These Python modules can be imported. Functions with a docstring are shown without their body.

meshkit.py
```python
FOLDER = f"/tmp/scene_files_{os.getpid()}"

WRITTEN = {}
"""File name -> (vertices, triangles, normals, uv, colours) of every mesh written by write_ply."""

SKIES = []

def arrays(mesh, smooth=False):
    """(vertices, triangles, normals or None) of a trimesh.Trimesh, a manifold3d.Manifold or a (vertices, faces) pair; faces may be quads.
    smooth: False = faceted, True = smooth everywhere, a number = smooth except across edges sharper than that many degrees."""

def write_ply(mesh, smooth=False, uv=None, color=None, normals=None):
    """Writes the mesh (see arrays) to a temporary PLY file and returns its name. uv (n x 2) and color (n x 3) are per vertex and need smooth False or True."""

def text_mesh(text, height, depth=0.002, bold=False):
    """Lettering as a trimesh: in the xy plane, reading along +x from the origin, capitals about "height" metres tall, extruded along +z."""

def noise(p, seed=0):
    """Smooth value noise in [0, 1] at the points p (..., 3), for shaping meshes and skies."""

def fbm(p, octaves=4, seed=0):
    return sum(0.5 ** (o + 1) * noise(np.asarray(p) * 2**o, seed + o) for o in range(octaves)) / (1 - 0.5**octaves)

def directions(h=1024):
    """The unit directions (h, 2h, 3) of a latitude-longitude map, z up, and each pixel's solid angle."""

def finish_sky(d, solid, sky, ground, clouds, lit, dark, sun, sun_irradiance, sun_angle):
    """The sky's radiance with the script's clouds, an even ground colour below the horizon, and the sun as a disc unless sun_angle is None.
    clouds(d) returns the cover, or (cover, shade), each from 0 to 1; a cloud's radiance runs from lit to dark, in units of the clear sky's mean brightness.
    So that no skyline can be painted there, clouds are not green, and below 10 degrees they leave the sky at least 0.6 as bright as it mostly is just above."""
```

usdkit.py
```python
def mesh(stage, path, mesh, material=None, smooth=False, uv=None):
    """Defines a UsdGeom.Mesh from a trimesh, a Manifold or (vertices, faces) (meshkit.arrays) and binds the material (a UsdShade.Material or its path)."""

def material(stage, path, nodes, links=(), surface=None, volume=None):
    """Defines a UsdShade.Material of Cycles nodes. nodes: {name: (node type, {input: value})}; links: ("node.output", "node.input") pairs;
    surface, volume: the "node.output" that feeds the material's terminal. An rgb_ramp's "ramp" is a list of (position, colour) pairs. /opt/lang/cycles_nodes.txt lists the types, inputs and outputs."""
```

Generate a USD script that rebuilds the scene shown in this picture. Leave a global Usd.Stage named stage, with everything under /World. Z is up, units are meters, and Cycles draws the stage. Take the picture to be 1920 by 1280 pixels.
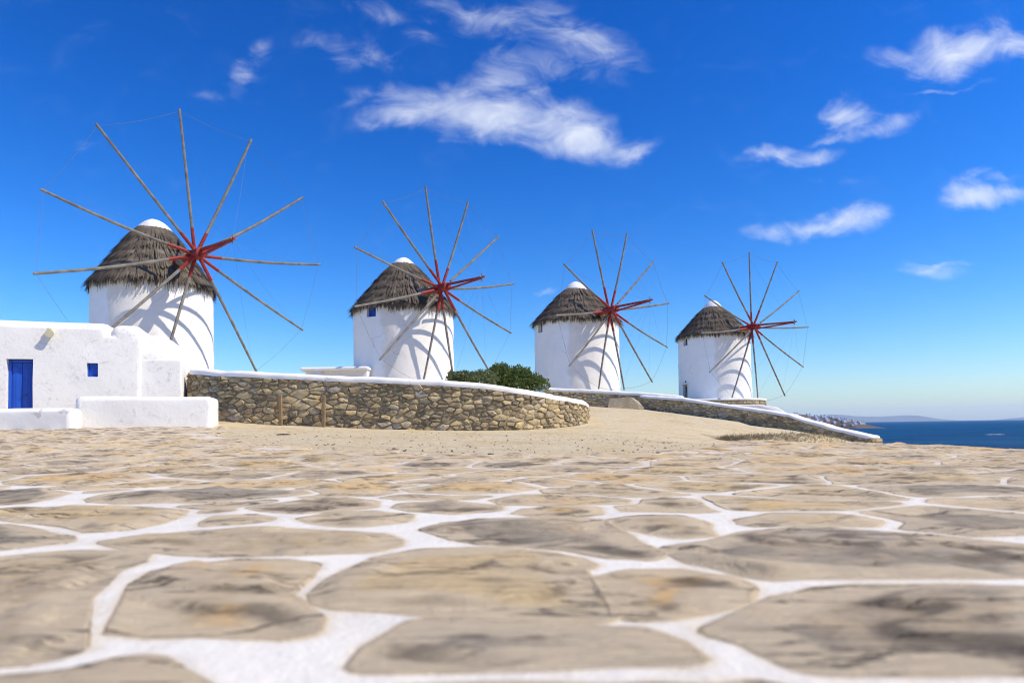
import math, random
import numpy as np, trimesh, manifold3d as m3, shapely
from shapely.geometry import Polygon, MultiPoint, LineString, Point, box as sbox
from shapely.ops import unary_union, voronoi_diagram
from scipy.spatial import Delaunay, cKDTree
from scipy.interpolate import RBFInterpolator, CubicSpline, RegularGridInterpolator
import usdkit, meshkit
from pxr import Usd, UsdGeom, UsdLux, UsdShade, Gf, Sdf

random.seed(7); RNG = np.random.default_rng(7)
stage = Usd.Stage.CreateInMemory()
UsdGeom.SetStageUpAxis(stage, 'Z'); UsdGeom.SetStageMetersPerUnit(stage, 1.0)
UsdGeom.Xform.Define(stage, '/World'); UsdGeom.Scope.Define(stage, '/World/Looks')

# ------------------------------------------------------------------ camera, sky, sun, exposure
EYE = np.array([0, 0, .27]); FPX = 1280.; PITCH = math.radians(2.0); ROLL = math.radians(.85)
CYP = 800. - FPX*math.tan(PITCH)
fw = np.array([0, math.cos(PITCH), math.sin(PITCH)]); r0 = np.array([1., 0, 0]); u0 = np.cross(r0, fw)
rt = r0*math.cos(ROLL)-u0*math.sin(ROLL); up = u0*math.cos(ROLL)+r0*math.sin(ROLL)
cam = UsdGeom.Camera.Define(stage, '/World/camera')
cam.CreateHorizontalApertureAttr(36.); cam.CreateVerticalApertureAttr(36.*682/1024); cam.CreateFocalLengthAttr(24.)
cam.CreateVerticalApertureOffsetAttr((CYP-640.)/1920*36.); cam.CreateHorizontalApertureOffsetAttr(0.)
cam.CreateClippingRangeAttr(Gf.Vec2f(.05, 200000.))
cam.CreateFStopAttr(3.4); cam.CreateFocusDistanceAttr(8.5)
cam.CreateExposureAttr(0.45)
mtx = Gf.Matrix4d(*rt, 0, *up, 0, *(-fw), 0, *EYE, 1)
UsdGeom.Xformable(cam).AddTransformOp().Set(mtx)

SUN_AZ, SUN_EL = math.radians(105.), math.radians(47.)          # azimuth from +y (view direction) towards +x
SD = np.array([math.sin(SUN_AZ)*math.cos(SUN_EL), math.cos(SUN_AZ)*math.cos(SUN_EL), math.sin(SUN_EL)])
sun = UsdLux.DistantLight.Define(stage, '/World/sun')
sun.CreateIntensityAttr(1.0); sun.CreateAngleAttr(.53); sun.CreateNormalizeAttr(True); sun.CreateColorAttr(Gf.Vec3f(1, .905, .755))
zx = np.cross([0, 0, 1], SD); zx /= np.linalg.norm(zx); zy = np.cross(SD, zx)
UsdGeom.Xformable(sun).AddTransformOp().Set(Gf.Matrix4d(*zx, 0, *zy, 0, *SD, 0, 0, 0, 0, 1))

def ray(px, py):
    return fw + rt*((px-960.)/FPX) - up*((py-CYP)/FPX)
def P(px, py, Y):
    d = ray(px, py); return EYE + d*(Y/d[1])

# clouds: soft lobes (in tangent coordinates of the sky ahead) broken up by warped fibrous noise; (pixel x, y, half width, half height, turn, weight)
CLOUDS = [(1080, 245, 120, 45, 12, 1.0), (900, 205, 200, 42, 8, .95), (1010, 225, 130, 35, 20, .75), (1170, 272, 75, 18, -8, .7), (760, 205, 80, 30, -5, .75),
          (950, 150, 120, 45, -15, .62), (1080, 75, 130, 60, 20, .58), (880, 35, 150, 22, 22, .55), (980, 60, 240, 45, 15, .42), (660, 90, 110, 30, 15, .42), (740, 30, 110, 26, 20, .36), (1060, 140, 90, 25, -10, .5),
          (455, 140, 80, 28, -55, .36), (410, 185, 60, 16, 10, .32), (490, 95, 30, 28, 0, .30),
          (1800, 98, 110, 46, -5, .98), (1890, 95, 80, 34, 0, .85), (1700, 118, 75, 26, 18, .6), (1770, 172, 75, 7, -2, .45),
          (1600, 220, 55, 28, 12, .85), (1650, 240, 70, 20, -8, .7), (1560, 250, 50, 10, -20, .5),
          (1440, 292, 55, 18, -5, .75), (1520, 298, 75, 20, -5, .5), (1530, 350, 60, 10, 5, .34),
          (1600, 415, 65, 24, -12, .95), (1540, 440, 85, 17, -6, .75), (1445, 443, 55, 20, 5, .6),
          (1835, 362, 75, 23, 0, .98), (1900, 352, 70, 18, -4, .8), (1860, 330, 70, 10, -4, .42),
          (1745, 505, 60, 20, 5, .5), (1770, 488, 50, 8, 0, .4), (1025, 545, 26, 8, 4, .42), (1110, 540, 16, 7, 4, .36), (160, 265, 26, 18, 0, .30)]
def sky():
    n = {'tc': ('texture_coordinate', {}), 'x': ('separate_xyz', {}), 'u': ('math', {'math_type': 'divide'}), 'v': ('math', {'math_type': 'divide'}), 'uv': ('combine_xyz', {}),
         'wn': ('noise_texture', {'scale': 7., 'detail': 5., 'roughness': .58}), 'w1': ('vector_math', {'math_type': 'subtract', 'vector2': (.5, .5, .5)}),
         'w2': ('vector_math', {'math_type': 'scale', 'scale': .085}), 'w3': ('vector_math', {'math_type': 'add'}),
         'st': ('mapping', {'mapping_type': 'point', 'rotation': (0, 0, -.2), 'scale': (3.0, 4.8, 1)}),
         'fn': ('noise_texture', {'scale': 4.2, 'detail': 9., 'roughness': .57, 'distortion': .9}),
         'sky': ('sky_texture', {'sky_type': 'single_scattering', 'sun_disc': False, 'sun_elevation': SUN_EL, 'sun_rotation': SUN_AZ, 'altitude': 30., 'air_density': 1.15, 'aerosol_density': .45, 'ozone_density': 3.}),
         'tint': ('mix', {'mix_type': 'multiply', 'fac': 1., 'color2': (.80, .87, 1.02)}), 'sat': ('hsv', {'hue': .5, 'saturation': 1.33, 'value': 1.0, 'fac': 1.}),
         'gm': ('gamma', {'gamma': 1.36}), 'mix': ('mix', {'mix_type': 'mix', 'color2': CLOUD_COLOR}), 'bg': ('background_shader', {'strength': .070})}
    l = [('tc.generated', 'x.vector'), ('x.x', 'u.value1'), ('x.y', 'u.value2'), ('x.z', 'v.value1'), ('x.y', 'v.value2'), ('u.value', 'uv.x'), ('v.value', 'uv.y'),
         ('uv.vector', 'wn.vector'), ('wn.color', 'w1.vector1'), ('w1.vector', 'w2.vector1'), ('uv.vector', 'w3.vector1'), ('w2.vector', 'w3.vector2'),
         ('uv.vector', 'st.vector'), ('st.vector', 'fn.vector'), ('sky.color', 'tint.color1'), ('tint.color', 'sat.color'), ('sat.color', 'gm.color'), ('gm.color', 'mix.color1'), ('mix.color', 'bg.color')]
    last = None
    for i, (px, py, a, b, turn, w) in enumerate(CLOUDS):
        d = ray(px, py); c = (d[0]/d[1], d[2]/d[1], 0.)
        n[f'm{i}'] = ('mapping', {'mapping_type': 'texture', 'location': c, 'rotation': (0, 0, -math.radians(turn)+ROLL), 'scale': (a/FPX*1.75, b/FPX*1.75, 1.)})
        n[f'l{i}'] = ('vector_math', {'math_type': 'length'})
        n[f'r{i}'] = ('map_range', {'range_type': 'smoothstep', 'from_min': 0., 'from_max': 1., 'to_min': w, 'to_max': 0., 'clamp': True})
        l += [('w3.vector', f'm{i}.vector'), (f'm{i}.vector', f'l{i}.vector1'), (f'l{i}.value', f'r{i}.value')]
        if last is None:
            last = f'r{i}.result'
        else:
            n[f'a{i}'] = ('math', {'math_type': 'smoothmax', 'value3': .12}); l += [(last, f'a{i}.value1'), (f'r{i}.result', f'a{i}.value2')]; last = f'a{i}.value'
    # cover = smoothstep(lobes + (fibre - .5))
    n['f1'] = ('math', {'math_type': 'multiply_add', 'value2': 1.5, 'value3': -.82}); n['f2'] = ('math', {'math_type': 'add'})
    n['f0'] = ('math', {'math_type': 'minimum', 'value2': 1.})
    n['cov'] = ('map_range', {'range_type': 'smoothstep', 'from_min': .0, 'from_max': 1.52, 'to_min': 0., 'to_max': .95, 'clamp': True})
    n['gate'] = ('math', {'math_type': 'multiply'}); n['g2'] = ('map_range', {'range_type': 'smoothstep', 'from_min': .02, 'from_max': .3, 'to_min': 0., 'to_max': 1., 'clamp': True})
    l += [('fn.fac', 'f1.value1'), (last, 'f0.value1'), ('f0.value', 'f2.value1'), ('f1.value', 'f2.value2'), ('f2.value', 'cov.value'), (last, 'g2.value'), ('cov.result', 'gate.value1'), ('g2.result', 'gate.value2'), ('gate.value', 'mix.fac')]
    return usdkit.material(stage, '/World/Looks/sky', n, l, surface='bg.background')
CLOUD_COLOR = (10.0, 10.5, 11.4)
dome = UsdLux.DomeLight.Define(stage, '/World/sky'); dome.CreateIntensityAttr(1.)
UsdShade.MaterialBindingAPI.Apply(dome.GetPrim()).Bind(sky())

# ------------------------------------------------------------------ helpers
names = {}
def numbered(parent, name):
    k = (parent, name); i = names.get(k, 0); names[k] = i+1
    return f'{parent}/{name}' + (f'_{i:03d}' if i else '')
def path_of(parent):
    return '/World' if parent is None else str(parent.GetPath())
def obj(name, mesh, material, parent=None, smooth=False, uv=None):
    return usdkit.mesh(stage, numbered(path_of(parent), name), mesh, material, smooth, uv).GetPrim()
def tag(p, label=None, cat=None, group=None, kind=None):
    for k, v in (('label', label), ('category', cat), ('group', group), ('kind', kind)):
        if v: p.SetCustomDataByKey(k, v)
    return p
def thing(name, label, cat, loc=(0, 0, 0), group=None):
    x = UsdGeom.Xform.Define(stage, numbered('/World', name))
    x.AddTranslateOp().Set(Gf.Vec3d(*map(float, loc)))
    return tag(x.GetPrim(), label, cat, group)
def cat_(ms):
    vs, fs, n = [], [], 0
    for v, f in ms:
        vs.append(v); fs.append(np.asarray(f)+n); n += len(v)
    return np.vstack(vs), np.vstack(fs)
def tube(pts, radii, sides=8, cap=True):
    p = np.asarray(pts, float); n = len(p); radii = np.broadcast_to(radii, (n,))
    t = np.gradient(p, axis=0); t /= np.linalg.norm(t, axis=1, keepdims=True)+1e-12
    ref = np.array([0, 0, 1.]) if abs(t[:, 2]).mean() < .9 else np.array([1., 0, 0])
    a = np.cross(t, ref); a /= np.linalg.norm(a, axis=1, keepdims=True)+1e-12; b = np.cross(t, a)
    an = np.arange(sides)*2*np.pi/sides
    v = p[:, None]+radii[:, None, None]*(np.cos(an)[None, :, None]*a[:, None]+np.sin(an)[None, :, None]*b[:, None])
    i, j = np.meshgrid(np.arange(n-1), np.arange(sides), indexing='ij'); j2 = (j+1) % sides
    f = np.stack([i*sides+j, (i+1)*sides+j, (i+1)*sides+j2, i*sides+j2], -1).reshape(-1, 4)
    f = np.vstack([f[:, [0, 1, 2]], f[:, [0, 2, 3]]]); v = v.reshape(-1, 3)
    if cap:
        k = len(v); v = np.vstack([v, p[0], p[-1]]); s = np.arange(sides); s2 = (s+1) % sides
        f = np.vstack([f, np.stack([s2*0+k, s, s2], 1), np.stack([s*0+k+1, (n-1)*sides+s2, (n-1)*sides+s], 1)])
    return v, f
def grid_faces(nu, nv, closed=False):
    i, j = np.meshgrid(np.arange(nu-1), np.arange(nv if closed else nv-1), indexing='ij'); j2 = (j+1) % nv
    q = np.stack([i*nv+j, i*nv+j2, (i+1)*nv+j2, (i+1)*nv+j], -1).reshape(-1, 4)
    return np.vstack([q[:, [0, 1, 2]], q[:, [0, 2, 3]]])
def boxm(x0, x1, y0, y1, z0, z1):
    return m3.Manifold.cube((x1-x0, y1-y0, z1-z0)).translate((x0, y0, z0))
def rbox(x0, x1, y0, y1, z0, z1, r, seg=12):
    s = m3.Manifold.sphere(r, seg)
    return m3.Manifold.batch_hull([s.translate((a, b, c)) for a in (x0+r, x1-r) for b in (y0+r, y1-r) for c in (z0+r, z1-r)])
def arr(m):
    return meshkit.arrays(m)[:2]
def chamfer_box(x0, x1, y0, y1, z0, z1, c=.01):
    pts = []
    for sx in (0, 1):
        for sy in (0, 1):
            for sz in (0, 1):
                q = np.array([(x0, x1)[sx], (y0, y1)[sy], (z0, z1)[sz]]); s = np.array([1-2*sx, 1-2*sy, 1-2*sz])*c
                for ax in range(3):
                    d = s.copy(); d[ax] = 0; pts.append(q+d)
    return arr(m3.Manifold.hull_points(np.array(pts)))
def place(vf, M, o):
    v, f = vf; return np.asarray(v)@np.asarray(M)+np.asarray(o), f
def roughen(v, amp, scale, seed=0, z=1.):
    w = np.stack([meshkit.fbm(v*scale+31.7*k, 3, seed+k)-.5 for k in range(3)], -1)*2*amp
    w[:, 2] *= z
    return v+w
def plaster_mesh(man, edge=.14, amp=.012, scale=1.3, seed=0):
    v, f = arr(man.refine_to_length(edge)); return roughen(v, amp, scale, seed), f
def smoothstep(a, b, x):
    t = np.clip((np.asarray(x, float)-a)/(b-a), 0, 1); return t*t*(3-2*t)

# ------------------------------------------------------------------ materials
def mat(name, nodes, links, surface='p.BSDF'):
    return usdkit.material(stage, f'/World/Looks/{name}', nodes, links, surface=surface)
def plain(name, color, rough=.7, noise=.12, scale=12., bump=.2, bscale=40., dist=.01, spec=.3, island=0.):
    c = np.array(color)
    n = {'g': ('geometry', {}), 'n': ('noise_texture', {'scale': scale, 'detail': 5., 'roughness': .6}), 'r': ('rgb_ramp', {'ramp': [(.25, tuple(c*(1-noise))), (.75, tuple(np.minimum(c*(1+noise), .92)))]}),
         'bn': ('noise_texture', {'scale': bscale, 'detail': 4., 'roughness': .6}), 'b': ('bump', {'strength': bump, 'distance': dist}), 'p': ('principled_bsdf', {'roughness': rough, 'specular_ior_level': spec})}
    l = [('g.position', 'n.vector'), ('g.position', 'bn.vector'), ('n.fac', 'r.fac'), ('bn.fac', 'b.height'), ('b.normal', 'p.normal'), ('r.color', 'p.base_color')]
    return mat(name, n, l)
def plaster(name, base=.80, dirt=.45, lo=.55, bp=.22):
    n = {'g': ('geometry', {}), 'n1': ('noise_texture', {'scale': .9, 'detail': 6., 'roughness': .65}), 'r1': ('rgb_ramp', {'ramp': [(.3, (base*.945, base*.91, base*.83)), (.6, (base, base*.965, base*.885))]}),
         'n2': ('noise_texture', {'scale': 2.3, 'detail': 8., 'roughness': .72, 'distortion': .8}), 'r2': ('rgb_ramp', {'ramp': [(lo, (0, 0, 0)), (lo+.12, (1, 1, 1))]}),
         'n3': ('noise_texture', {'scale': 9., 'detail': 6., 'roughness': .75}), 'r3': ('rgb_ramp', {'ramp': [(.48, (0, 0, 0)), (.62, (1, 1, 1))]}),
         'mul': ('math', {'math_type': 'multiply'}), 'mu2': ('math', {'math_type': 'multiply', 'value2': dirt}), 'mx': ('mix', {'color2': (.50, .48, .46)}),
         'vw': ('noise_texture', {'scale': 3., 'detail': 4.}), 'va': ('vector_math', {'math_type': 'add'}), 'vs': ('vector_math', {'math_type': 'scale', 'scale': .35}),
         'vo': ('voronoi_texture', {'feature': 'distance_to_edge', 'scale': .55}), 'vr': ('rgb_ramp', {'ramp': [(0., (1, 1, 1)), (.006, (.8, .8, .8)), (.012, (0, 0, 0))]}),
         'cn': ('noise_texture', {'scale': .8, 'detail': 3.}), 'cr': ('rgb_ramp', {'ramp': [(.56, (0, 0, 0)), (.64, (1, 1, 1))]}), 'cm': ('math', {'math_type': 'multiply'}), 'cf': ('math', {'math_type': 'multiply', 'value2': .7}), 'mc': ('mix', {'color2': (.42, .40, .38)}),
         'bn': ('noise_texture', {'scale': 14., 'detail': 7., 'roughness': .65}), 'b': ('bump', {'strength': bp, 'distance': .014}), 'bn2': ('noise_texture', {'scale': 1.3, 'detail': 3.}), 'b2': ('bump', {'strength': .3, 'distance': .06}),
         'p': ('principled_bsdf', {'roughness': .85, 'specular_ior_level': .2})}
    l = [('g.position', x+'.vector') for x in ('n1', 'n2', 'n3', 'vw', 'cn', 'bn', 'bn2')] + [('n1.fac', 'r1.fac'), ('n2.fac', 'r2.fac'), ('n3.fac', 'r3.fac'), ('r2.color', 'mul.value1'), ('r3.color', 'mul.value2'), ('mul.value', 'mu2.value1'), ('mu2.value', 'mx.fac'), ('r1.color', 'mx.color1'),
         ('vw.color', 'vs.vector1'), ('g.position', 'va.vector1'), ('vs.vector', 'va.vector2'), ('va.vector', 'vo.vector'), ('vo.distance', 'vr.fac'), ('cn.fac', 'cr.fac'), ('vr.color', 'cm.value1'), ('cr.color', 'cm.value2'), ('cm.value', 'cf.value1'), ('cf.value', 'mc.fac'), ('mx.color', 'mc.color1'),
         ('mc.color', 'p.base_color'), ('bn2.fac', 'b2.height'), ('bn.fac', 'b.height'), ('b2.normal', 'b.normal'), ('b.normal', 'p.normal')]
    return mat(name, n, l)
def stone_mat(name, ramp, island=False, wash=.0, crack=.85, rim=False, bump=.7, bscale=26., tint_scale=3.5):
    """Rock whose tone comes from the stone (object random or mesh island) and from veins and patches inside it, plus shade painted dark into cracks and under ledges; wash = how much old limewash clings to it."""
    n = {'g': ('geometry', {}), 'o': ('object_info', {}), 'rr': ('rgb_ramp', {'ramp': ramp}), 'n1': ('noise_texture', {'scale': tint_scale, 'detail': 6., 'roughness': .65, 'distortion': .6}), 'a': ('math', {'math_type': 'multiply_add', 'value2': 1.5, 'value3': -.75}), 'ad': ('math', {'math_type': 'add', 'use_clamp': True}),
         'n2': ('noise_texture', {'scale': bscale, 'detail': 8., 'roughness': .72}), 'r2': ('rgb_ramp', {'ramp': [(.32, (.60, .57, .53)), (.42, (.92, .91, .89)), (.52, (1.0, 1.0, 1.0)), (.75, (1.15, 1.14, 1.12))]}), 'mu': ('mix', {'mix_type': 'multiply', 'fac': 1.}),
         'n3': ('noise_texture', {'scale': 2.2, 'detail': 7., 'roughness': .7}), 'r3': ('rgb_ramp', {'ramp': [(.5, (0, 0, 0)), (.72, (wash, wash, wash))]}), 'wx': ('mix', {'color2': (.62, .53, .40)}),
         'ckm': ('mapping', {'mapping_type': 'point', 'rotation': (0, 0, .12), 'scale': (.55, 2.3, 1.)}), 'ck': ('noise_texture', {'scale': 2.1, 'detail': 7., 'roughness': .62, 'distortion': .25}), 'ck1': ('math', {'math_type': 'subtract', 'value2': .5}), 'ck2': ('math', {'math_type': 'absolute'}), 'ckr': ('rgb_ramp', {'ramp': [(0., (1, 1, 1)), (.006, (.8, .8, .8)), (.013, (0, 0, 0))]}),
         'cg': ('noise_texture', {'scale': 3.2, 'detail': 3.}), 'cgr': ('rgb_ramp', {'ramp': [(.40, (0, 0, 0)), (.56, (1, 1, 1))]}), 'cm': ('math', {'math_type': 'multiply'}), 'cf': ('math', {'math_type': 'multiply', 'value2': crack}), 'cx': ('mix', {'color2': (.055, .045, .035)}),  # cracks drawn as dark lines, the occlusion of deep gaps put into the colour
         'at': ('attribute', {'attribute': 'rim'}), 'ac': ('attribute', {'attribute': 'crevice_shade'}), 'acm': ('math', {'math_type': 'multiply', 'value2': .68}), 'dx': ('mix', {'color2': (.085, .068, .048)}), 'ar': ('map_range', {'range_type': 'smoothstep', 'from_min': .0, 'from_max': .17, 'to_min': .46, 'to_max': -.34, 'clamp': True}), 'wn': ('noise_texture', {'scale': 7., 'detail': 6., 'roughness': .65}), 'wa': ('math', {'math_type': 'add'}), 'wr': ('map_range', {'range_type': 'smoothstep', 'from_min': .5, 'from_max': .78, 'to_min': 0., 'to_max': .85, 'clamp': True}), 'rx': ('mix', {'color2': (.645, .52, .335)}),  # ac to dx: occlusion at the ledge feet painted into the stone colour
         'st': ('mapping', {'mapping_type': 'point', 'rotation': (.1, .15, .35), 'scale': (1.2, 3.4, 9.)}), 'bn': ('noise_texture', {'scale': bscale*.55, 'detail': 9., 'roughness': .7, 'distortion': .5}), 'b': ('bump', {'strength': bump, 'distance': .03}), 'p': ('principled_bsdf', {'roughness': .9, 'specular_ior_level': .2})}
    l = [('g.position', 'n1.vector'), ('g.position', 'n2.vector'), ('g.position', 'n3.vector'), ('g.position', 'st.vector'), ('st.vector', 'bn.vector'), ('n1.fac', 'a.value1'), ('a.value', 'ad.value1'), ('g.random_per_island' if island else 'o.random', 'ad.value2'), ('ad.value', 'rr.fac'),
         ('n2.fac', 'r2.fac'), ('rr.color', 'mu.color1'), ('r2.color', 'mu.color2'), ('n3.fac', 'r3.fac'), ('r3.color', 'wx.fac'), ('mu.color', 'wx.color1'), ('bn.fac', 'b.height'), ('b.normal', 'p.normal'),
         ('g.position', 'ckm.vector'), ('ckm.vector', 'ck.vector'), ('ck.fac', 'ck1.value1'), ('ck1.value', 'ck2.value1'), ('ck2.value', 'ckr.fac'), ('g.position', 'cg.vector'), ('cg.fac', 'cgr.fac'), ('ckr.color', 'cm.value1'), ('cgr.color', 'cm.value2'), ('cm.value', 'cf.value1'), ('cf.value', 'cx.fac')]
    if rim:
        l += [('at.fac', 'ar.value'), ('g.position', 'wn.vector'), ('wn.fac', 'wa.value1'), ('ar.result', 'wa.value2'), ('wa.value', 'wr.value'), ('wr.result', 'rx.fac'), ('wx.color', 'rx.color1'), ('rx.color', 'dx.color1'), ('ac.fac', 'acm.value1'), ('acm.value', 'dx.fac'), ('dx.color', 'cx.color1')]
    else:
        l += [('wx.color', 'cx.color1')]
        for x in ('at', 'ar', 'wn', 'wa', 'wr', 'rx', 'ac', 'acm', 'dx'): n.pop(x)
    l += [('cx.color', 'p.base_color')]
    return mat(name, n, l)
PAVE = [(0., (.34, .285, .20)), (.2, (.48, .38, .245)), (.5, (.63, .475, .255)), (.75, (.68, .50, .25)), (.93, (.69, .45, .195)), (1., (.58, .45, .27))]
TAN = [(0., (.28, .22, .135)), (.25, (.42, .325, .185)), (.55, (.54, .42, .23)), (.8, (.60, .455, .225)), (.92, (.55, .46, .31)), (1., (.42, .36, .27))]
M = {}
M['plaster'] = plaster('plaster'); M['plaster_worn'] = plaster('plaster_worn', .79, .8, .49, .42); M['cap'] = plaster('whitewash_cap', .80, .25)
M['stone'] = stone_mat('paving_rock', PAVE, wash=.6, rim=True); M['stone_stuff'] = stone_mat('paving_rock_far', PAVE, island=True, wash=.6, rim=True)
M['wall_stone'] = stone_mat('wall_rock', TAN, wash=.12, tint_scale=5.); M['wall_stone_stuff'] = stone_mat('wall_rock_small', TAN, island=True, wash=.12, tint_scale=5.)
M['mud'] = plain('wall_mortar', (.36, .275, .16), .95, .3, 9., .8, 30., .03)
M['wood_grey'] = plain('weathered_wood', (.19, .172, .14), .8, .5, 2.5, .5, 60., .01)
M['wood_post'] = plain('brown_wood', (.24, .16, .085), .8, .35, 6., .5, 60., .01)
M['red'] = plain('red_paint', (.25, .024, .016), .6, .35, 5., .3, 50., .008)
M['rope'] = plain('rope', (.16, .16, .16), .9)
M['blue'] = plain('blue_paint', (.008, .075, .44), .42, .18, 4., .15, 40., .006, .5)
M['blue_light'] = plain('light_blue_paint', (.03, .20, .42), .5, .2, 4.)
M['dark'] = plain('dark_interior', (.02, .02, .022), .8)
M['glassy'] = plain('window_pane', (.03, .06, .075), .08, .2, 4., 0., 10., .001, .6)
M['door_green'] = plain('grey_green_paint', (.20, .21, .16), .6, .25, 5.)
M['frame_white'] = plain('white_paint', (.72, .72, .70), .6, .06)
M['yellow'] = plain('glazed_clay', (.62, .56, .36), .5, .1)
M['iron'] = plain('iron', (.06, .055, .05), .5, .2)
def thatch_mat():
    n = {'g': ('geometry', {}), 'r': ('rgb_ramp', {'ramp': [(0., (.12, .098, .072)), (.3, (.28, .23, .175)), (.65, (.50, .425, .33)), (1., (.70, .62, .50))]}), 'n': ('noise_texture', {'scale': 1.7, 'detail': 6., 'roughness': .7}), 'a': ('math', {'math_type': 'multiply_add', 'value2': 1.1, 'value3': -.55}), 'ad': ('math', {'math_type': 'add', 'use_clamp': True}),
         'p': ('principled_bsdf', {'roughness': .85, 'specular_ior_level': .15})}
    l = [('g.position', 'n.vector'), ('n.fac', 'a.value1'), ('a.value', 'ad.value1'), ('g.random_per_island', 'ad.value2'), ('ad.value', 'r.fac'), ('r.color', 'p.base_color')]
    return mat('thatch', n, l)
M['thatch'] = thatch_mat(); M['thatch_base'] = plain('thatch_under', (.15, .12, .09), .9, .4, 4., .8, 30., .05)
def leaf_mat(name, a, b):
    n = {'g': ('geometry', {}), 'r': ('rgb_ramp', {'ramp': [(0., a), (1., b)]}), 'd': ('principled_bsdf', {'roughness': .55, 'specular_ior_level': .35}), 't': ('translucent_bsdf', {'color': tuple(np.array(b)*1.2)}), 'm': ('mix_closure', {'fac': .25})}
    return mat(name, n, [('g.random_per_island', 'r.fac'), ('r.color', 'd.base_color'), ('d.BSDF', 'm.closure1'), ('t.BSDF', 'm.closure2')], 'm.closure')
M['leaf_dark'] = leaf_mat('green_leaf', (.055, .09, .018), (.23, .27, .055)); M['leaf_grey'] = leaf_mat('grey_green_leaf', (.10, .13, .05), (.28, .29, .12))
M['bark'] = plain('bark', (.10, .075, .05), .9)
def ground_mat():
    n = {'g': ('geometry', {}), 'n1': ('noise_texture', {'scale': .55, 'detail': 8., 'roughness': .7, 'distortion': .8}), 'r1': ('rgb_ramp', {'ramp': [(.28, (.47, .355, .19)), (.42, (.55, .44, .255)), (.55, (.58, .49, .32)), (.66, (.55, .42, .22)), (.8, (.63, .545, .38))]}),
         'n2': ('noise_texture', {'scale': 7., 'detail': 9., 'roughness': .8}), 'r2': ('rgb_ramp', {'ramp': [(.33, (.45, .42, .38)), (.46, (.95, .95, .95)), (.7, (1.12, 1.12, 1.12))]}), 'mu': ('mix', {'mix_type': 'multiply', 'fac': 1.}),
         'vo': ('voronoi_texture', {'scale': 22., 'feature': 'f1'}), 'rv': ('rgb_ramp', {'ramp': [(.0, (.72, .69, .64)), (.22, (1, 1, 1))]}), 'm2': ('mix', {'mix_type': 'multiply', 'fac': .6}),
         'bn': ('noise_texture', {'scale': 9., 'detail': 9., 'roughness': .75}), 'b': ('bump', {'strength': .7, 'distance': .04}), 'p': ('principled_bsdf', {'roughness': .95, 'specular_ior_level': .1})}
    l = [('g.position', 'n1.vector'), ('g.position', 'n2.vector'), ('g.position', 'bn.vector'), ('g.position', 'vo.vector'), ('n1.fac', 'r1.fac'), ('n2.fac', 'r2.fac'), ('r1.color', 'mu.color1'), ('r2.color', 'mu.color2'), ('vo.distance', 'rv.fac'), ('mu.color', 'm2.color1'), ('rv.color', 'm2.color2'), ('m2.color', 'p.base_color'), ('bn.fac', 'b.height'), ('b.normal', 'p.normal')]
    return mat('sandy_earth', n, l)
M['earth'] = ground_mat()
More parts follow.
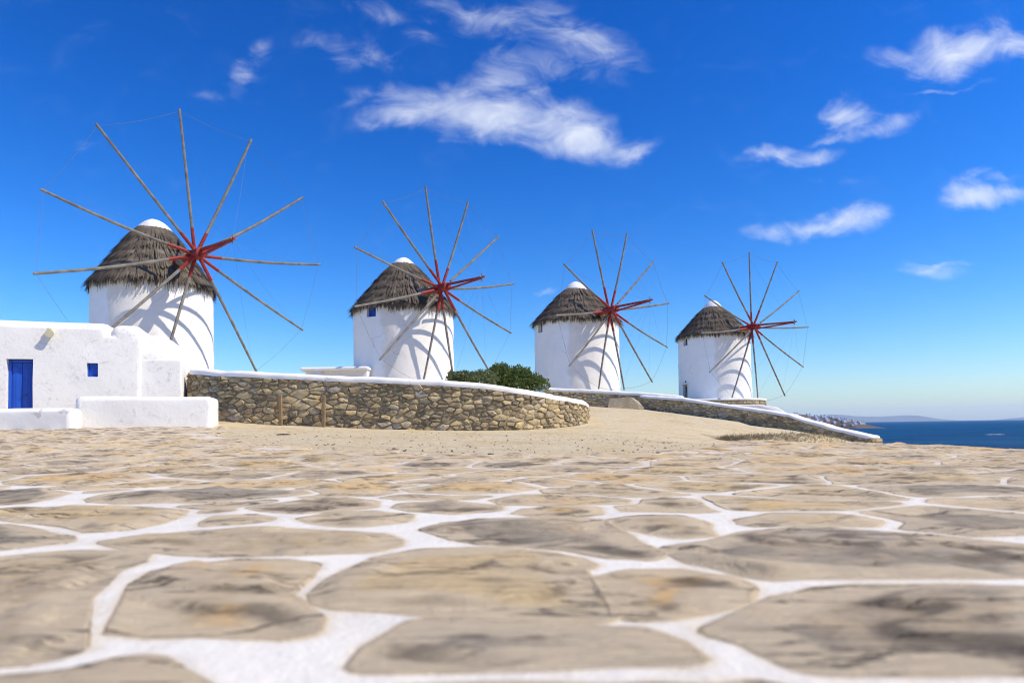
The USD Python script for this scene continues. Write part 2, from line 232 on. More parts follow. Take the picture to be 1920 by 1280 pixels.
def mortar_mat():
    # fresh white limewash close by; worn, trodden and dusty further along the square and towards the sea side
    n = {'g': ('geometry', {}), 's': ('separate_xyz', {}), 'n0': ('noise_texture', {'scale': .7, 'detail': 5., 'roughness': .6}), 'sx': ('math', {'math_type': 'multiply_add', 'value2': .45, 'value3': 0.}), 'mxx': ('math', {'math_type': 'maximum', 'value2': -.8}), 'sy': ('math', {'math_type': 'add'}), 'sn': ('math', {'math_type': 'multiply_add', 'value2': 5., 'value3': -2.5}), 'sa': ('math', {'math_type': 'add'}),
         'mr': ('map_range', {'range_type': 'smoothstep', 'from_min': 1.8, 'from_max': 5.8, 'to_min': .03, 'to_max': .92, 'clamp': True}),
         'n1': ('noise_texture', {'scale': 5., 'detail': 7., 'roughness': .7}), 'r1': ('rgb_ramp', {'ramp': [(.3, (.64, .60, .50)), (.5, (.735, .695, .595))]}), 'r2': ('rgb_ramp', {'ramp': [(.3, (.47, .41, .32)), (.5, (.59, .525, .42)), (.75, (.69, .62, .51))]}), 'm': ('mix', {}),
         'at': ('attribute', {'attribute': 'joint'}), 'an': ('noise_texture', {'scale': 9., 'detail': 6., 'roughness': .7}), 'aa': ('math', {'math_type': 'multiply_add', 'value2': .05, 'value3': -.023}), 'ab': ('math', {'math_type': 'add'}), 'ar': ('map_range', {'range_type': 'smoothstep', 'from_min': -.004, 'from_max': .022, 'to_min': .85, 'to_max': 0., 'clamp': True}), 'm3': ('mix', {'color2': (.62, .52, .355)}),
         'sn2': ('noise_texture', {'scale': 1.6, 'detail': 7., 'roughness': .7}), 'sr2': ('rgb_ramp', {'ramp': [(.52, (0, 0, 0)), (.68, (.6, .6, .6))]}), 'm4': ('mix', {'color2': (.55, .495, .40)}),
         'bn': ('noise_texture', {'scale': 12., 'detail': 7., 'roughness': .7}), 'b': ('bump', {'strength': .55, 'distance': .02}), 'p': ('principled_bsdf', {'roughness': .85, 'specular_ior_level': .2})}
    l = [('g.position', 's.vector'), ('g.position', 'n0.vector'), ('g.position', 'n1.vector'), ('g.position', 'bn.vector'), ('s.x', 'sx.value1'), ('sx.value', 'mxx.value1'), ('mxx.value', 'sy.value1'), ('s.y', 'sy.value2'), ('n0.fac', 'sn.value1'), ('sn.value', 'sa.value1'), ('sy.value', 'sa.value2'), ('sa.value', 'mr.value'), ('mr.result', 'm.fac'),
         ('n1.fac', 'r1.fac'), ('n1.fac', 'r2.fac'), ('r1.color', 'm4.color1'), ('g.position', 'sn2.vector'), ('sn2.fac', 'sr2.fac'), ('sr2.color', 'm4.fac'), ('m4.color', 'm3.color1'), ('g.position', 'an.vector'), ('an.fac', 'aa.value1'), ('aa.value', 'ab.value1'), ('at.fac', 'ab.value2'), ('ab.value', 'ar.value'), ('ar.result', 'm3.fac'), ('m3.color', 'm.color1'), ('r2.color', 'm.color2'), ('m.color', 'p.base_color'), ('bn.fac', 'b.height'), ('b.normal', 'p.normal')]
    return mat('limewashed_joints', n, l)
M['mortar'] = mortar_mat()
def sea_mat():
    n = {'g': ('geometry', {}), 'st': ('mapping', {'mapping_type': 'point', 'rotation': (0, 0, .5), 'scale': (.05, .12, .1)}), 'n': ('noise_texture', {'scale': 1., 'detail': 9., 'roughness': .68}), 'b': ('bump', {'strength': 1., 'distance': 5.}),
         'wn': ('noise_texture', {'scale': .11, 'detail': 6., 'roughness': .75}), 'wm': ('mapping', {'mapping_type': 'point', 'rotation': (0, 0, .3), 'scale': (.55, 1.3, 1.)}), 'wr': ('rgb_ramp', {'ramp': [(.700, (0, 0, 0)), (.735, (1, 1, 1))]}),
         'cn': ('noise_texture', {'scale': .012, 'detail': 5.}), 'cr': ('rgb_ramp', {'ramp': [(.3, (.003, .055, .145)), (.7, (.005, .085, .205))]}), 'm': ('mix', {'color2': (.7, .75, .8)}), 'p': ('diffuse_bsdf', {}), 'gl': ('glossy_bsdf', {'roughness': .25, 'color': (.8, .9, 1.)}), 'mxs': ('mix_closure', {'fac': .035})}
    l = [('g.position', 'st.vector'), ('st.vector', 'n.vector'), ('n.fac', 'b.height'), ('g.position', 'wm.vector'), ('wm.vector', 'wn.vector'), ('wn.fac', 'wr.fac'), ('g.position', 'cn.vector'), ('cn.fac', 'cr.fac'), ('cr.color', 'm.color1'), ('wr.color', 'm.fac'), ('m.color', 'p.color'), ('b.normal', 'p.normal'), ('b.normal', 'gl.normal'), ('p.BSDF', 'mxs.closure1'), ('gl.BSDF', 'mxs.closure2')]
    return mat('sea_water', n, l, 'mxs.closure')
M['sea'] = sea_mat()
M['headland'] = plain('dry_headland', (.11, .085, .07), .95, .35, .02, 0., 1., .01)
M['island'] = plain('far_island', (.16, .15, .13), .95, .2, .002, 0., 1., .01)
M['far_white'] = plain('far_whitewash', (.74, .74, .72), .8, .04)

# ------------------------------------------------------------------ terrain
C = [P(0, 806, 14.8), P(-160, 808, 14.6), P(408, 803, 15.5), P(200, 803, 15.4), P(412, 788, 18.2), P(350, 785, 19.), P(520, 797, 17.9), P(606, 800, 17.8), P(700, 805, 17.6), P(820, 808, 17.5), P(900, 808.5, 17.5), P(1000, 807, 17.9), P(1060, 803, 18.8), P(1100, 795, 20.5),
     P(1110, 790, 22.5), P(1150, 765, 35), P(1090, 760, 36), P(1200, 766, 35.5), P(1250, 790, 27), P(1300, 802, 22), P(1200, 820, 15.5), P(1280, 777, 33), P(1387, 791, 30.7), P(1430, 805, 29.5), P(1505, 811, 28.3), P(1595, 829, 26.7), P(1632, 834.5, 26.2),
     P(1640, 838.5, 12), P(1750, 841.5, 11.5), P(1860, 846, 10.8), P(1920, 852.5, 10), P(1980, 857, 9.5), P(1500, 838, 16.5), P(1350, 836, 15), P(1640, 838, 16), P(1400, 838, 13),
     P(500, 836, 8.6), P(640, 850, 6.3), P(900, 861, 5.7), P(1200, 862, 5.2), P(1350, 845, 7.5), P(100, 850, 8), P(300, 830, 10.5)]
C += [np.array([x, y, 0.]) for x in (-6, -3, -1, 0, 1, 3) for y in (-6, -2, 0, 1.5, 3)]
C += [np.array(p, float) for p in [(5, 0, -.08), (5, 3, -.10), (6, 6, -.13), (8, 14.5, -.85), (9.5, 13.5, -1.), (11, 12.5, -1.1), (9, 17, -1.1), (11, 22, -1.2), (15, 26, -2.4), (17, 30, -3), (9.5, 0, -.35), (9, 5, -.24), (14, 5, -1.2), (13, 10.5, -1.6), (14, -5, -1.4), (20, 14, -5), (25, 0, -9), (24, 28, -6), (30, 40, -8), (45, 30, -16), (40, 0, -16), (40, -30, -16), (-12, 8, .2), (-12, 0, .05),
      (-16, 20, .6), (-30, 20, .7), (-40, -20, .3), (0, -30, 0), (-100, 30, 1), (-60, 60, 1.), (0, 60, 1.2), (20, 60, -.5), (18, 42, -1.5), (28, 55, -5), (36, 60, -8), (55, 80, -16), (0, 100, -4), (-40, 110, -3), (0, 160, -18), (-80, 160, -18), (80, 160, -18), (90, 60, -18), (-170, 20, -16), (-160, 160, -18), (-160, -60, -16), (0, -70, -16), (80, -70, -17)]]
C = np.array(C)
RBF = RBFInterpolator(C[:, :2], C[:, 2], kernel='linear', smoothing=.002, neighbors=40)
def gz(x, y):
    x, y = np.broadcast_arrays(np.asarray(x, float), np.asarray(y, float))
    q = np.stack([x.ravel(), y.ravel()], 1)
    return (RBF(q) + np.where(q[:, 1] > 4., 1, .25)*.03*(meshkit.fbm(np.c_[q*.8, q[:, :1]*0], 3, 5)-.5)).reshape(x.shape)
def hit(px, py):
    """Where the ray through a pixel meets the ground."""
    d = ray(px, py); ts = np.geomspace(.5, 60, 900); q = EYE+d*ts[:, None]
    below = np.nonzero(q[:, 2] < gz(q[:, 0], q[:, 1]))[0]
    return q[below[0]] if len(below) else q[-1]
gx = np.concatenate([-np.geomspace(165, 14, 60), np.linspace(-13.8, 15, 210), np.geomspace(15.3, 85, 50)])
gy = np.concatenate([-np.geomspace(65, 3, 30), np.linspace(-2.7, 40, 230), np.geomspace(40.4, 165, 60)])
XX, YY = np.meshgrid(gx, gy, indexing='ij'); ZZ = gz(XX, YY); _GI = RegularGridInterpolator((gx, gy), ZZ, bounds_error=False, fill_value=None)
def gz(x, y):
    x, y = np.broadcast_arrays(np.asarray(x, float), np.asarray(y, float)); return _GI(np.stack([x.ravel(), y.ravel()], 1)).reshape(x.shape)
V = np.stack([XX, YY, ZZ], -1).reshape(-1, 3)
tag(obj('ground', (V, grid_faces(len(gx), len(gy))[:, ::-1]*1), M['earth'], smooth=True), kind='structure')

# sea, far coast
SEA = -12.
ang = np.linspace(0, 2*np.pi, 73)[:-1]; rad = np.concatenate([[5], np.geomspace(30, 30000, 42)])
vs = np.array([[r*math.cos(a), r*math.sin(a), SEA] for r in rad for a in ang])
tag(obj('sea', (vs, grid_faces(len(rad), 72, True)), M['sea']), kind='structure')
def ridge(name, pts, depth, nd, material, seed, rough, label=None):
    """A hill ridge: crest points (x, y, z) with a slope of the given depth to both sides, down below the sea."""
    p = np.array(pts, float); t = np.linspace(0, 1, len(p)); tt = np.linspace(0, 1, 90)
    cr = np.stack([np.interp(tt, t, p[:, k]) for k in range(3)], 1)
    along = cr[-1, :2]-cr[0, :2]; along /= np.linalg.norm(along); nrm = np.array([along[1], -along[0]])
    rows = []
    for s in np.linspace(-1, 1, nd):
        q = cr.copy(); q[:, :2] += nrm*s*depth
        hgt = (cr[:, 2]-SEA)*np.cos(abs(s)*np.pi/2)**.8
        q[:, 2] = SEA-2+hgt*(1+rough*(meshkit.fbm(np.c_[q[:, :2]/depth*3, q[:, :1]*0+seed], 4, seed)-.5))+2*np.cos(abs(s)*np.pi/2)
        rows.append(q)
    v = np.vstack(rows); tag(obj(name, (v, grid_faces(nd, 90)), material, smooth=True), kind='structure'); return v.reshape(nd, 90, 3)
def W(px, py, Y): return P(px, py, Y)
D = 1350.
crest = [W(1380, 786, D), W(1440, 775, D), W(1490, 777, D*1.02), W(1530, 781, D*1.02), W(1560, 783, D), W(1590, 790, D), W(1615, 797, D*.99), W(1640, 804.5, D*.98)]
HEAD = ridge('headland', crest, 130, 15, M['headland'], 3, .35)
ridge('far_island', [W(1500, 792, 24000), W(1535, 779, 24000), W(1560, 776.5, 24000), W(1600, 780, 24000), W(1650, 781, 24000), W(1705, 778, 24000), W(1740, 785, 24000), W(1775, 791.5, 24000)], 1500, 9, M['island'], 5, .15)
ridge('far_island', [W(1890, 790, 25000), W(1925, 782, 25000), W(2000, 775, 25000), W(2080, 784, 25000)], 1500, 9, M['island'], 9, .15)

# ------------------------------------------------------------------ paving: limewashed joints with single stones set in them
pave_poly = Polygon([(-15, 15.35), (-6.75, 15.3), (-5.4, 12.6), (-3.1, 8.7), (-1.7, 6.6), (-.3, 5.9), (1.0, 5.5), (2.0, 7.2), (3.2, 10.5), (5., 13.), (6.6, 13.2), (8.2, 12.7), (10.5, 11.6), (12, 9.5), (12, -8), (-15, -8)])
pave_core = pave_poly
_e = pave_poly.segmentize(.25); _c = np.array(_e.exterior.coords)[:-1]; _w = (_c[:, 1] > 5) & (_c[:, 1] < 15.2) & (_c[:, 0] > -6.6)
_c[_w] += (np.stack([meshkit.fbm(np.c_[_c[_w]*1.3, _c[_w][:, :1]*0+k_], 3, 60+k_)-.5 for k_ in range(2)], 1))*np.array([.5, .9])
pave_poly = Polygon(_c).buffer(0)
TR = [
 [(-90, 1010), (0, 1008), (40, 1012), (85, 1023), (128, 1033), (115, 1046), (60, 1053), (0, 1060), (-90, 1068)],
 [(-120, 1088), (0, 1075), (130, 1062), (230, 1063), (277, 1066), (262, 1086), (212, 1106), (172, 1132), (155, 1160), (142, 1200), (130, 1235), (122, 1290), (-160, 1300)],
 [(200, 1041), (285, 1030), (370, 1020), (500, 1017), (620, 1020), (712, 1027), (738, 1040), (735, 1050), (690, 1062), (560, 1070), (400, 1071), (338, 1064), (265, 1056)],
 [(262, 1138), (296, 1106), (350, 1093), (440, 1084), (540, 1081), (592, 1088), (560, 1110), (520, 1138), (503, 1160), (540, 1182), (577, 1212), (565, 1240), (460, 1244), (300, 1241), (228, 1230), (238, 1190), (252, 1155)],
 [(597, 1150), (620, 1125), (660, 1103), (720, 1076), (790, 1059), (900, 1056), (1010, 1064), (1090, 1080), (1112, 1092), (1078, 1105), (1092, 1126), (1128, 1150), (1148, 1188), (1118, 1208), (1000, 1207), (860, 1196), (720, 1183), (640, 1180), (600, 1168)],
 [(1132, 1120), (1180, 1106), (1270, 1103), (1350, 1118), (1392, 1140), (1376, 1166), (1330, 1190), (1258, 1206), (1170, 1208), (1160, 1182), (1142, 1148)],
 [(795, 1018), (850, 1003), (930, 996), (1010, 994), (1090, 995), (1130, 1003), (1160, 1025), (1190, 1048), (1245, 1070), (1230, 1080), (1150, 1072), (1080, 1060), (1000, 1052), (900, 1046), (850, 1038)],
 [(1250, 1056), (1330, 1044), (1400, 1023), (1480, 1016), (1600, 1021), (1700, 1029), (1800, 1040), (1960, 1058), (2000, 1112), (1850, 1117), (1650, 1121), (1560, 1120), (1430, 1120), (1380, 1111), (1300, 1087), (1258, 1070)],
 [(1140, 997), (1200, 988), (1270, 989), (1312, 1005), (1332, 1028), (1270, 1036), (1210, 1026), (1162, 1013)],
 [(1345, 1232), (1400, 1200), (1480, 1166), (1545, 1146), (1660, 1140), (1830, 1140), (2000, 1150), (2050, 1320), (1520, 1320), (1420, 1264)],
 [(700, 1262), (780, 1216), (900, 1211), (1050, 1224), (1190, 1238), (1262, 1264), (1310, 1300), (660, 1310)],
 [(380, 1000), (410, 988), (468, 984), (505, 990), (502, 1000), (440, 1007), (386, 1008)],
 [(562, 993), (620, 982), (700, 977), (770, 985), (765, 1000), (700, 1008), (640, 1010), (588, 1003)],
 [(-60, 976), (60, 970), (140, 967), (270, 969), (345, 978), (330, 990), (300, 1003), (250, 1015), (180, 1020), (130, 1009), (60, 1000), (0, 992), (-60, 992)],
 [(163, 952), (200, 940), (280, 932), (400, 929), (560, 934), (582, 942), (500, 951), (380, 959), (250, 959), (170, 958)],
 [(15, 914), (60, 902), (160, 896), (270, 899), (282, 905), (240, 914), (180, 921), (60, 924), (15, 920)],
 [(470, 970), (560, 955), (650, 950), (705, 958), (695, 970), (640, 976), (560, 981), (500, 976)],
 [(745, 970), (762, 961), (860, 959), (932, 967), (925, 978), (850, 983), (770, 977)],
 [(758, 931), (830, 922), (960, 917), (1012, 929), (960, 939), (850, 942), (780, 938)],
 [(925, 955), (970, 946), (1090, 945), (1172, 953), (1165, 962), (1050, 966), (950, 965)],
 [(960, 984), (985, 974), (1040, 969), (1122, 970), (1130, 986), (1000, 991)],
 [(-60, 936), (0, 931), (90, 932), (125, 938), (95, 950), (40, 962), (-60, 966)],
 [(1390, 1000), (1450, 985), (1560, 985), (1650, 1000), (1640, 1010), (1480, 1008), (1410, 1012)],
]
def clean(p):
    p = p.buffer(0)
    return max(p.geoms, key=lambda g: g.area) if p.geom_type != 'Polygon' else p
near = []
for t in TR:
    q = clean(Polygon([hit(x, y)[:2] for x, y in t])); near.append(q)
ZN = RNG.uniform(.45, 1.)
view = Polygon([(-.9, .35), (.9, .35), (13.5, 14.8), (13, 16), (-15, 16)])
region = pave_poly.intersection(view.buffer(.5)); near_all = unary_union([q.buffer(.035) for q in near])
pts = [np.array(q.representative_point().coords[0]) for q in near]
def spacing(x, y): return .30+.16*meshkit.noise(np.array([x*.9, y*.9, 3.]), 4)+(.10 if x > 1.5 and y > 2 else 0)
minx, miny, maxx, maxy = region.bounds
cells = []
grid = {}
sites = []
rr = np.random.default_rng(11)
for _ in range(26000):
    x, y = rr.uniform(minx, maxx), rr.uniform(miny, maxy)
    if not region.contains(Point(x, y)) or near_all.contains(Point(x, y)): continue
    r = spacing(x, y); k = (int(x//.6), int(y//.6)); ok = True
    for i in (-1, 0, 1):
        for j in (-1, 0, 1):
            for (a, b, rb) in grid.get((k[0]+i, k[1]+j), ()):
                if (a-x)**2*.8+(b-y)**2*1.2 < (r*.5+rb*.5)**2: ok = False; break
            if not ok: break
        if not ok: break
    if ok: grid.setdefault(k, []).append((x, y, r)); sites.append((x, y))
vor = voronoi_diagram(MultiPoint(sites), envelope=region.envelope.buffer(1))
def wobble(p, amp=.018, seed=0, step=.05):
    p = clean(p).segmentize(step); c = np.array(p.exterior.coords)[:-1]
    w = np.stack([meshkit.fbm(np.c_[c*5.5, c[:, :1]*0+k+seed], 3, 77+k)-.5 for k in range(2)], 1)*2*amp
    return clean(Polygon(c+w))
stones = []
for i, q in enumerate(near):
    q = clean(wobble(clean(q.buffer(-.02).buffer(.06).buffer(-.022)), .022, i, .03)); stones.append((q, True))
for g in vor.geoms:
    g = g.intersection(region).difference(near_all)
    for h in (g.geoms if hasattr(g, 'geoms') else [g]):
        if h.geom_type != 'Polygon' or h.area < .02: continue
        c = h.centroid
        if c.y > 5 and 1e-3 < pave_core.exterior.distance(c) < .55 and c.x > -6 and rr.random() < .35: continue
        gap = rr.uniform(.008, .026) if c.y > 2.2 else rr.uniform(.012, .024)
        h2 = h.buffer(-gap-.05, join_style=1).buffer(.05)
        if h2.is_empty: continue
        h2 = wobble(h2, .02, 0)
        if h2.area > .018: stones.append((h2, False))
def stone_mesh(q, res, seed, lift):
    """One paving stone: an uneven, layered slab top with ledges and broken rims."""
    q = clean(q.simplify(res*.15)); ring = np.array(clean(q.segmentize(res)).exterior.coords)[:-1]
    x0, y0, x1, y1 = q.bounds
    xs, ys = np.meshgrid(np.arange(x0, x1, res), np.arange(y0, y1, res)); g = np.c_[xs.ravel(), ys.ravel()]+RNG.uniform(-.3, .3, (xs.size, 2))*res
    inn = shapely.contains_xy(q.buffer(-res*.55), g[:, 0], g[:, 1]); g = g[inn]
    inset = clean(q.buffer(-min(.014, res*.4)))
    ring2 = np.array(clean(inset.segmentize(res)).exterior.coords)[:-1] if not inset.is_empty else ring[:0]
    p = np.vstack([ring, ring2, g]) if len(g) or len(ring2) else ring
    tri = Delaunay(p).simplices; ce = p[tri].mean(1); tri = tri[shapely.contains_xy(q.buffer(1e-4), ce[:, 0], ce[:, 1])]
    a = p[tri]; ar = np.cross(a[:, 1]-a[:, 0], a[:, 2]-a[:, 0]); tri = np.where((ar < 0)[:, None], tri[:, ::-1], tri); tri = tri[np.abs(ar) > 1e-8]
    d = shapely.distance(q.exterior, shapely.points(p))
    k = np.c_[p, np.full(len(p), seed*1.37)]
    th = rr.uniform(0, np.pi); ca, sa = math.cos(th), math.sin(th); kk = np.c_[(p[:, 0]*ca+p[:, 1]*sa)*1.1, (-p[:, 0]*sa+p[:, 1]*ca)*2.6, np.full(len(p), seed*1.37)]
    n1 = meshkit.fbm(kk*2.4, 3, 3); lx = n1*5+.12*meshkit.noise(k*12, 8); led = (np.floor(lx)+smoothstep(.72, 1., lx % 1.))/5; ins = smoothstep(0, .05, d)
    amp = 1+1.1*float(smoothstep(2.6, 6.5, p[:, 1].mean())); z = lift*ins + amp*ins*(.007*(meshkit.fbm(k*10, 3, 9)-.5) + .042*(led-.52) + .016*(meshkit.fbm(kk*1.6, 2, 6)-.5))
    z = np.clip(z, -.026, .017*amp); fr_ = lx % 1.; cr = smoothstep(.58, .80, fr_)*smoothstep(1.02, .9, fr_)*smoothstep(.01, .05, d)*smoothstep(.38, .56, meshkit.noise(k*5.5, 17)); nr = len(ring); z[:nr] = .001+.005*(meshkit.noise(k[:nr]*9, 5)-.5)  # cr: mask of the painted shade just below each ledge step
    base = gz(p[:, 0], p[:, 1])+.03
    v = np.c_[p, base+z]
    c = p.mean(0); sk = ring+(ring-c)/np.linalg.norm(ring-c, axis=1, keepdims=True)*.022; v = np.vstack([v, np.c_[sk, gz(sk[:, 0], sk[:, 1])+.016]])
    s = np.arange(nr); s2 = (s+1) % nr; o = len(p)
    ccw = q.exterior.is_ccw; A, B = (s, s2) if ccw else (s2, s)
    f = np.vstack([tri, np.stack([A, o+A, o+B], 1), np.stack([A, o+B, B], 1)])
    return v, f, np.r_[d, np.zeros(nr)], np.r_[cr, np.zeros(nr)]
tree = shapely.STRtree([q for q, _ in stones])
mp = []
for q, _ in stones:
    Y = max(q.centroid.y, .4); mp.append(np.array(clean(q.simplify(.003)).segmentize(max(.03, .012*Y)).exterior.coords)[:-1])
off = [np.array(clean(q.simplify(.003).buffer(w_)).segmentize(max(.03, .012*q.centroid.y)).exterior.coords)[:-1] for q, _ in stones if q.centroid.y < 4.5 for w_ in (.010, .022)]
for Y in np.geomspace(.3, 15.6, 150):
    st = max(.04, .022*Y); mp.append(np.c_[np.arange(-15, 12.2, st), np.full(len(np.arange(-15, 12.2, st)), Y)])
mp.append(np.stack(np.meshgrid(np.linspace(-15, 12, 40), np.linspace(-8, .2, 14)), -1).reshape(-1, 2))
edge = np.array(pave_poly.segmentize(.15).exterior.coords)[:-1]; mp.append(edge); mp += off
mp = np.vstack(mp); ins = tree.query(shapely.points(mp), predicate='within')[0]   # grid points under a stone are dropped
okp = np.ones(len(mp), bool); okp[ins] = False; okp &= shapely.contains_xy(pave_poly.buffer(.01), mp[:, 0], mp[:, 1])
nst = sum(len(clean(q.simplify(.003)).segmentize(max(.03, .012*max(q.centroid.y, .4))).exterior.coords)-1 for q, _ in stones); okp[:nst] = True
mp = np.unique(np.round(mp[okp], 4), axis=0); mp = mp+np.random.default_rng(3).uniform(-2e-4, 2e-4, mp.shape)
tri = Delaunay(mp).simplices; ce = mp[tri].mean(1)
bad = np.zeros(len(tri), bool); bad[tree.query(shapely.points(ce), predicate='within')[0]] = True
tri = tri[~bad & shapely.contains_xy(pave_poly, ce[:, 0], ce[:, 1])]
a = mp[tri]; ar = np.cross(a[:, 1]-a[:, 0], a[:, 2]-a[:, 0]); tri = np.where((ar < 0)[:, None], tri[:, ::-1], tri)
used = np.unique(tri); mp = mp[used]; tri = np.searchsorted(used, tri)
de = shapely.distance(pave_poly.exterior, shapely.points(mp))
MV = np.c_[mp, gz(mp[:, 0], mp[:, 1])+.03*smoothstep(-.02, .3, de)-.01*(de < .01)+.006*(meshkit.fbm(np.c_[mp*6, mp[:, :1]*0], 3, 2)-.5)]
paving = tag(obj('paved_square', (MV, tri), M['mortar'], smooth=True), kind='structure')
ix_, dj = tree.query_nearest(shapely.points(mp), return_distance=True, all_matches=False); djv = np.zeros(len(mp)); djv[ix_[0]] = dj
UsdGeom.PrimvarsAPI(paving).CreatePrimvar('joint', Sdf.ValueTypeNames.FloatArray, 'vertex').Set([float(x) for x in djv])
def wash_and_shade(pr, v, d, cr):
    """How near each point lies to the limewashed rim, and the painted ledge shade there, for the material."""
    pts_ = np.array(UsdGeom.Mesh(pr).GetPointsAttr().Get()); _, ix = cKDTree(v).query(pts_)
    for nm, w in (('rim', d), ('crevice_shade', cr)): UsdGeom.PrimvarsAPI(pr).CreatePrimvar(nm, Sdf.ValueTypeNames.FloatArray, 'vertex').Set([float(x) for x in w[ix]])
vis = []
for i, (q, traced) in enumerate(stones):
    c = q.centroid; D_ = max(c.y, .4); vis.append(q.area/D_**3 if abs(c.x) < D_*.78+.3 else 0)
order = np.argsort(vis)[::-1]; rest = []
for n, i in enumerate(order):
    q, traced = stones[i]; Y = max(q.centroid.y, .4)
    res = np.clip(.008*Y+.004, .014, .06) if n < 300 else .075
    try:
        vf = stone_mesh(q, res, i, RNG.uniform(.002, .008))
    except Exception:
        continue
    if n < 300: wash_and_shade(obj('paving_stone', vf[:2], M['stone'], paving, smooth=32), vf[0], vf[2], vf[3])
    else: rest.append(vf)
if rest:
    pr = tag(obj('small_paving_stones', cat_([x[:2] for x in rest]), M['stone_stuff'], paving, smooth=32), kind='stuff'); wash_and_shade(pr, np.vstack([x[0] for x in rest]), np.concatenate([x[2] for x in rest]), np.concatenate([x[3] for x in rest]))

